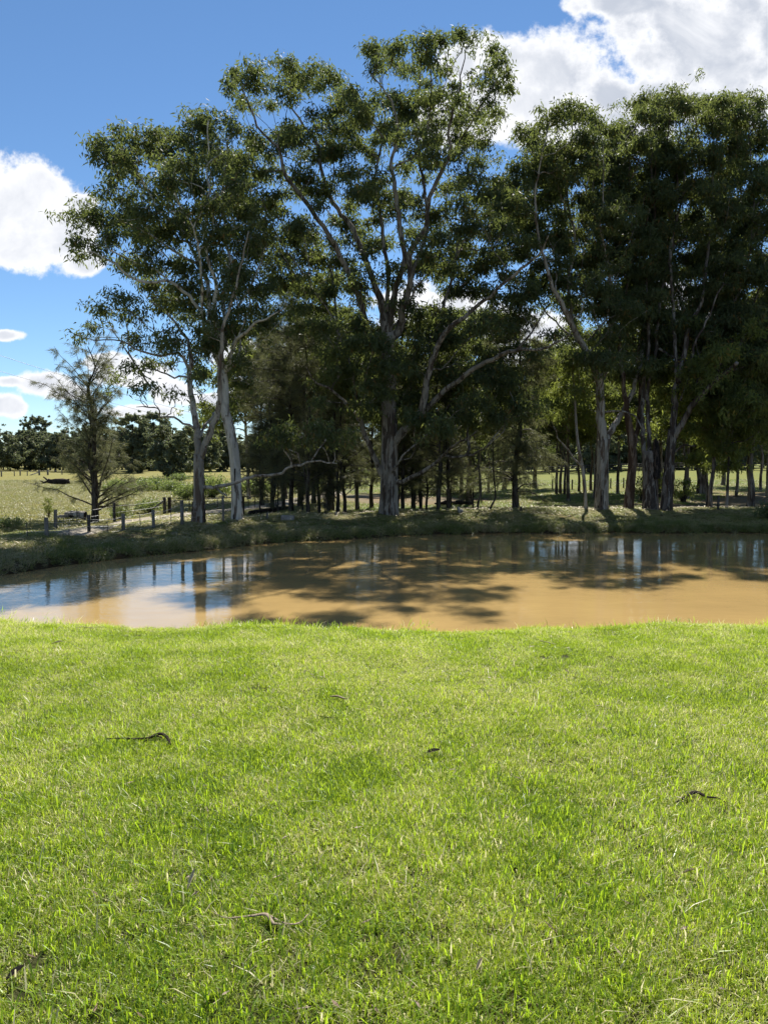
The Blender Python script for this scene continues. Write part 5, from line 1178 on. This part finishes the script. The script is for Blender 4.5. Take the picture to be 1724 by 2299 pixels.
leaf(36, 2214, .06, .022, .7, M['brown_leaf'], 'brown dead leaf in the bottom left corner of the lawn', .4, .03)
leaf(970, 1708, .09, .03, .1, M['brown_leaf'], 'curled brown leaf on the lawn right of centre', .2)
leaf(1545, 1978, .05, .012, .2, M['pale_leaf'], 'small pinkish pale leaf under the arched bark at right', .2)
leaf(1075, 2190, .05, .012, 1.0, M['pale_leaf'], 'small pale leaf near the bottom, right of centre', .4)
leaf(130, 1450, .10, .02, .2, M['pale_leaf'], 'pale dead leaf near the pond edge at left', .2)
n = 420; lr = np.random.default_rng(61); Y = lr.uniform(1.7, 8.2, n)**1.0; X = lr.uniform(-.62, .62, n)*(Y+1.5)
C = np.stack([X, Y, hz(X, Y)+.022], 1); d = unit(np.stack([lr.normal(size=n), lr.normal(size=n), lr.normal(size=n)*.3], 1)); s = np.stack([-d[:, 1], d[:, 0], .3*d[:, 0]], 1)
L1 = lr.uniform(.015, .07, n)[:, None]; w1 = lr.uniform(.004, .012, n)[:, None]
v = np.stack([C, C+d*L1*.5+s*w1*.5, C+d*L1, C+d*L1*.5-s*w1*.5], 1).reshape(-1, 3)
tag(link('lawn_litter', quads_mesh('lawn_litter', v, M['brown_leaf'])), 'tiny brown bits of leaf and bark lying between the lawn blades', 'leaf litter', kind='stuff')
# gum leaves and bark litter on the bank under the big trees
lr = np.random.default_rng(31); n = 5200
X = lr.uniform(-9, 19, n); Y = Ff(X)+(Wf(X)+lr.normal(size=n)*1.6)/slopecos(X); k = tB(X, Y) > .3; X, Y = X[k], Y[k]
C = np.stack([X, Y, hz(X, Y)+.07], 1); d = unit(np.stack([lr.normal(size=len(X)), lr.normal(size=len(X)), lr.normal(size=len(X))*.15], 1)); s = np.stack([-d[:, 1], d[:, 0], 0*d[:, 0]], 1)
L1 = lr.uniform(.06, .26, len(X))[:, None]; w1 = lr.uniform(.018, .045, len(X))[:, None]
v = np.stack([C, C+d*L1*.5+s*w1*.5, C+d*L1, C+d*L1*.5-s*w1*.5], 1).reshape(-1, 3)
tag(link('leaf_litter', quads_mesh('leaf_litter', v, M['pale_leaf'])), 'dead gum leaves and bark flakes littering the far bank', 'leaf litter', kind='stuff')

tri = sum(len(q.vertices)-2 for o_ in set(o.data for o in SC.objects if o.type == 'MESH') for q in o_.polygons) if False else sum(len(me_.loops)-2*len(me_.polygons) for me_ in set(o.data for o in SC.objects if o.type == 'MESH'))
print('TRIS', tri)
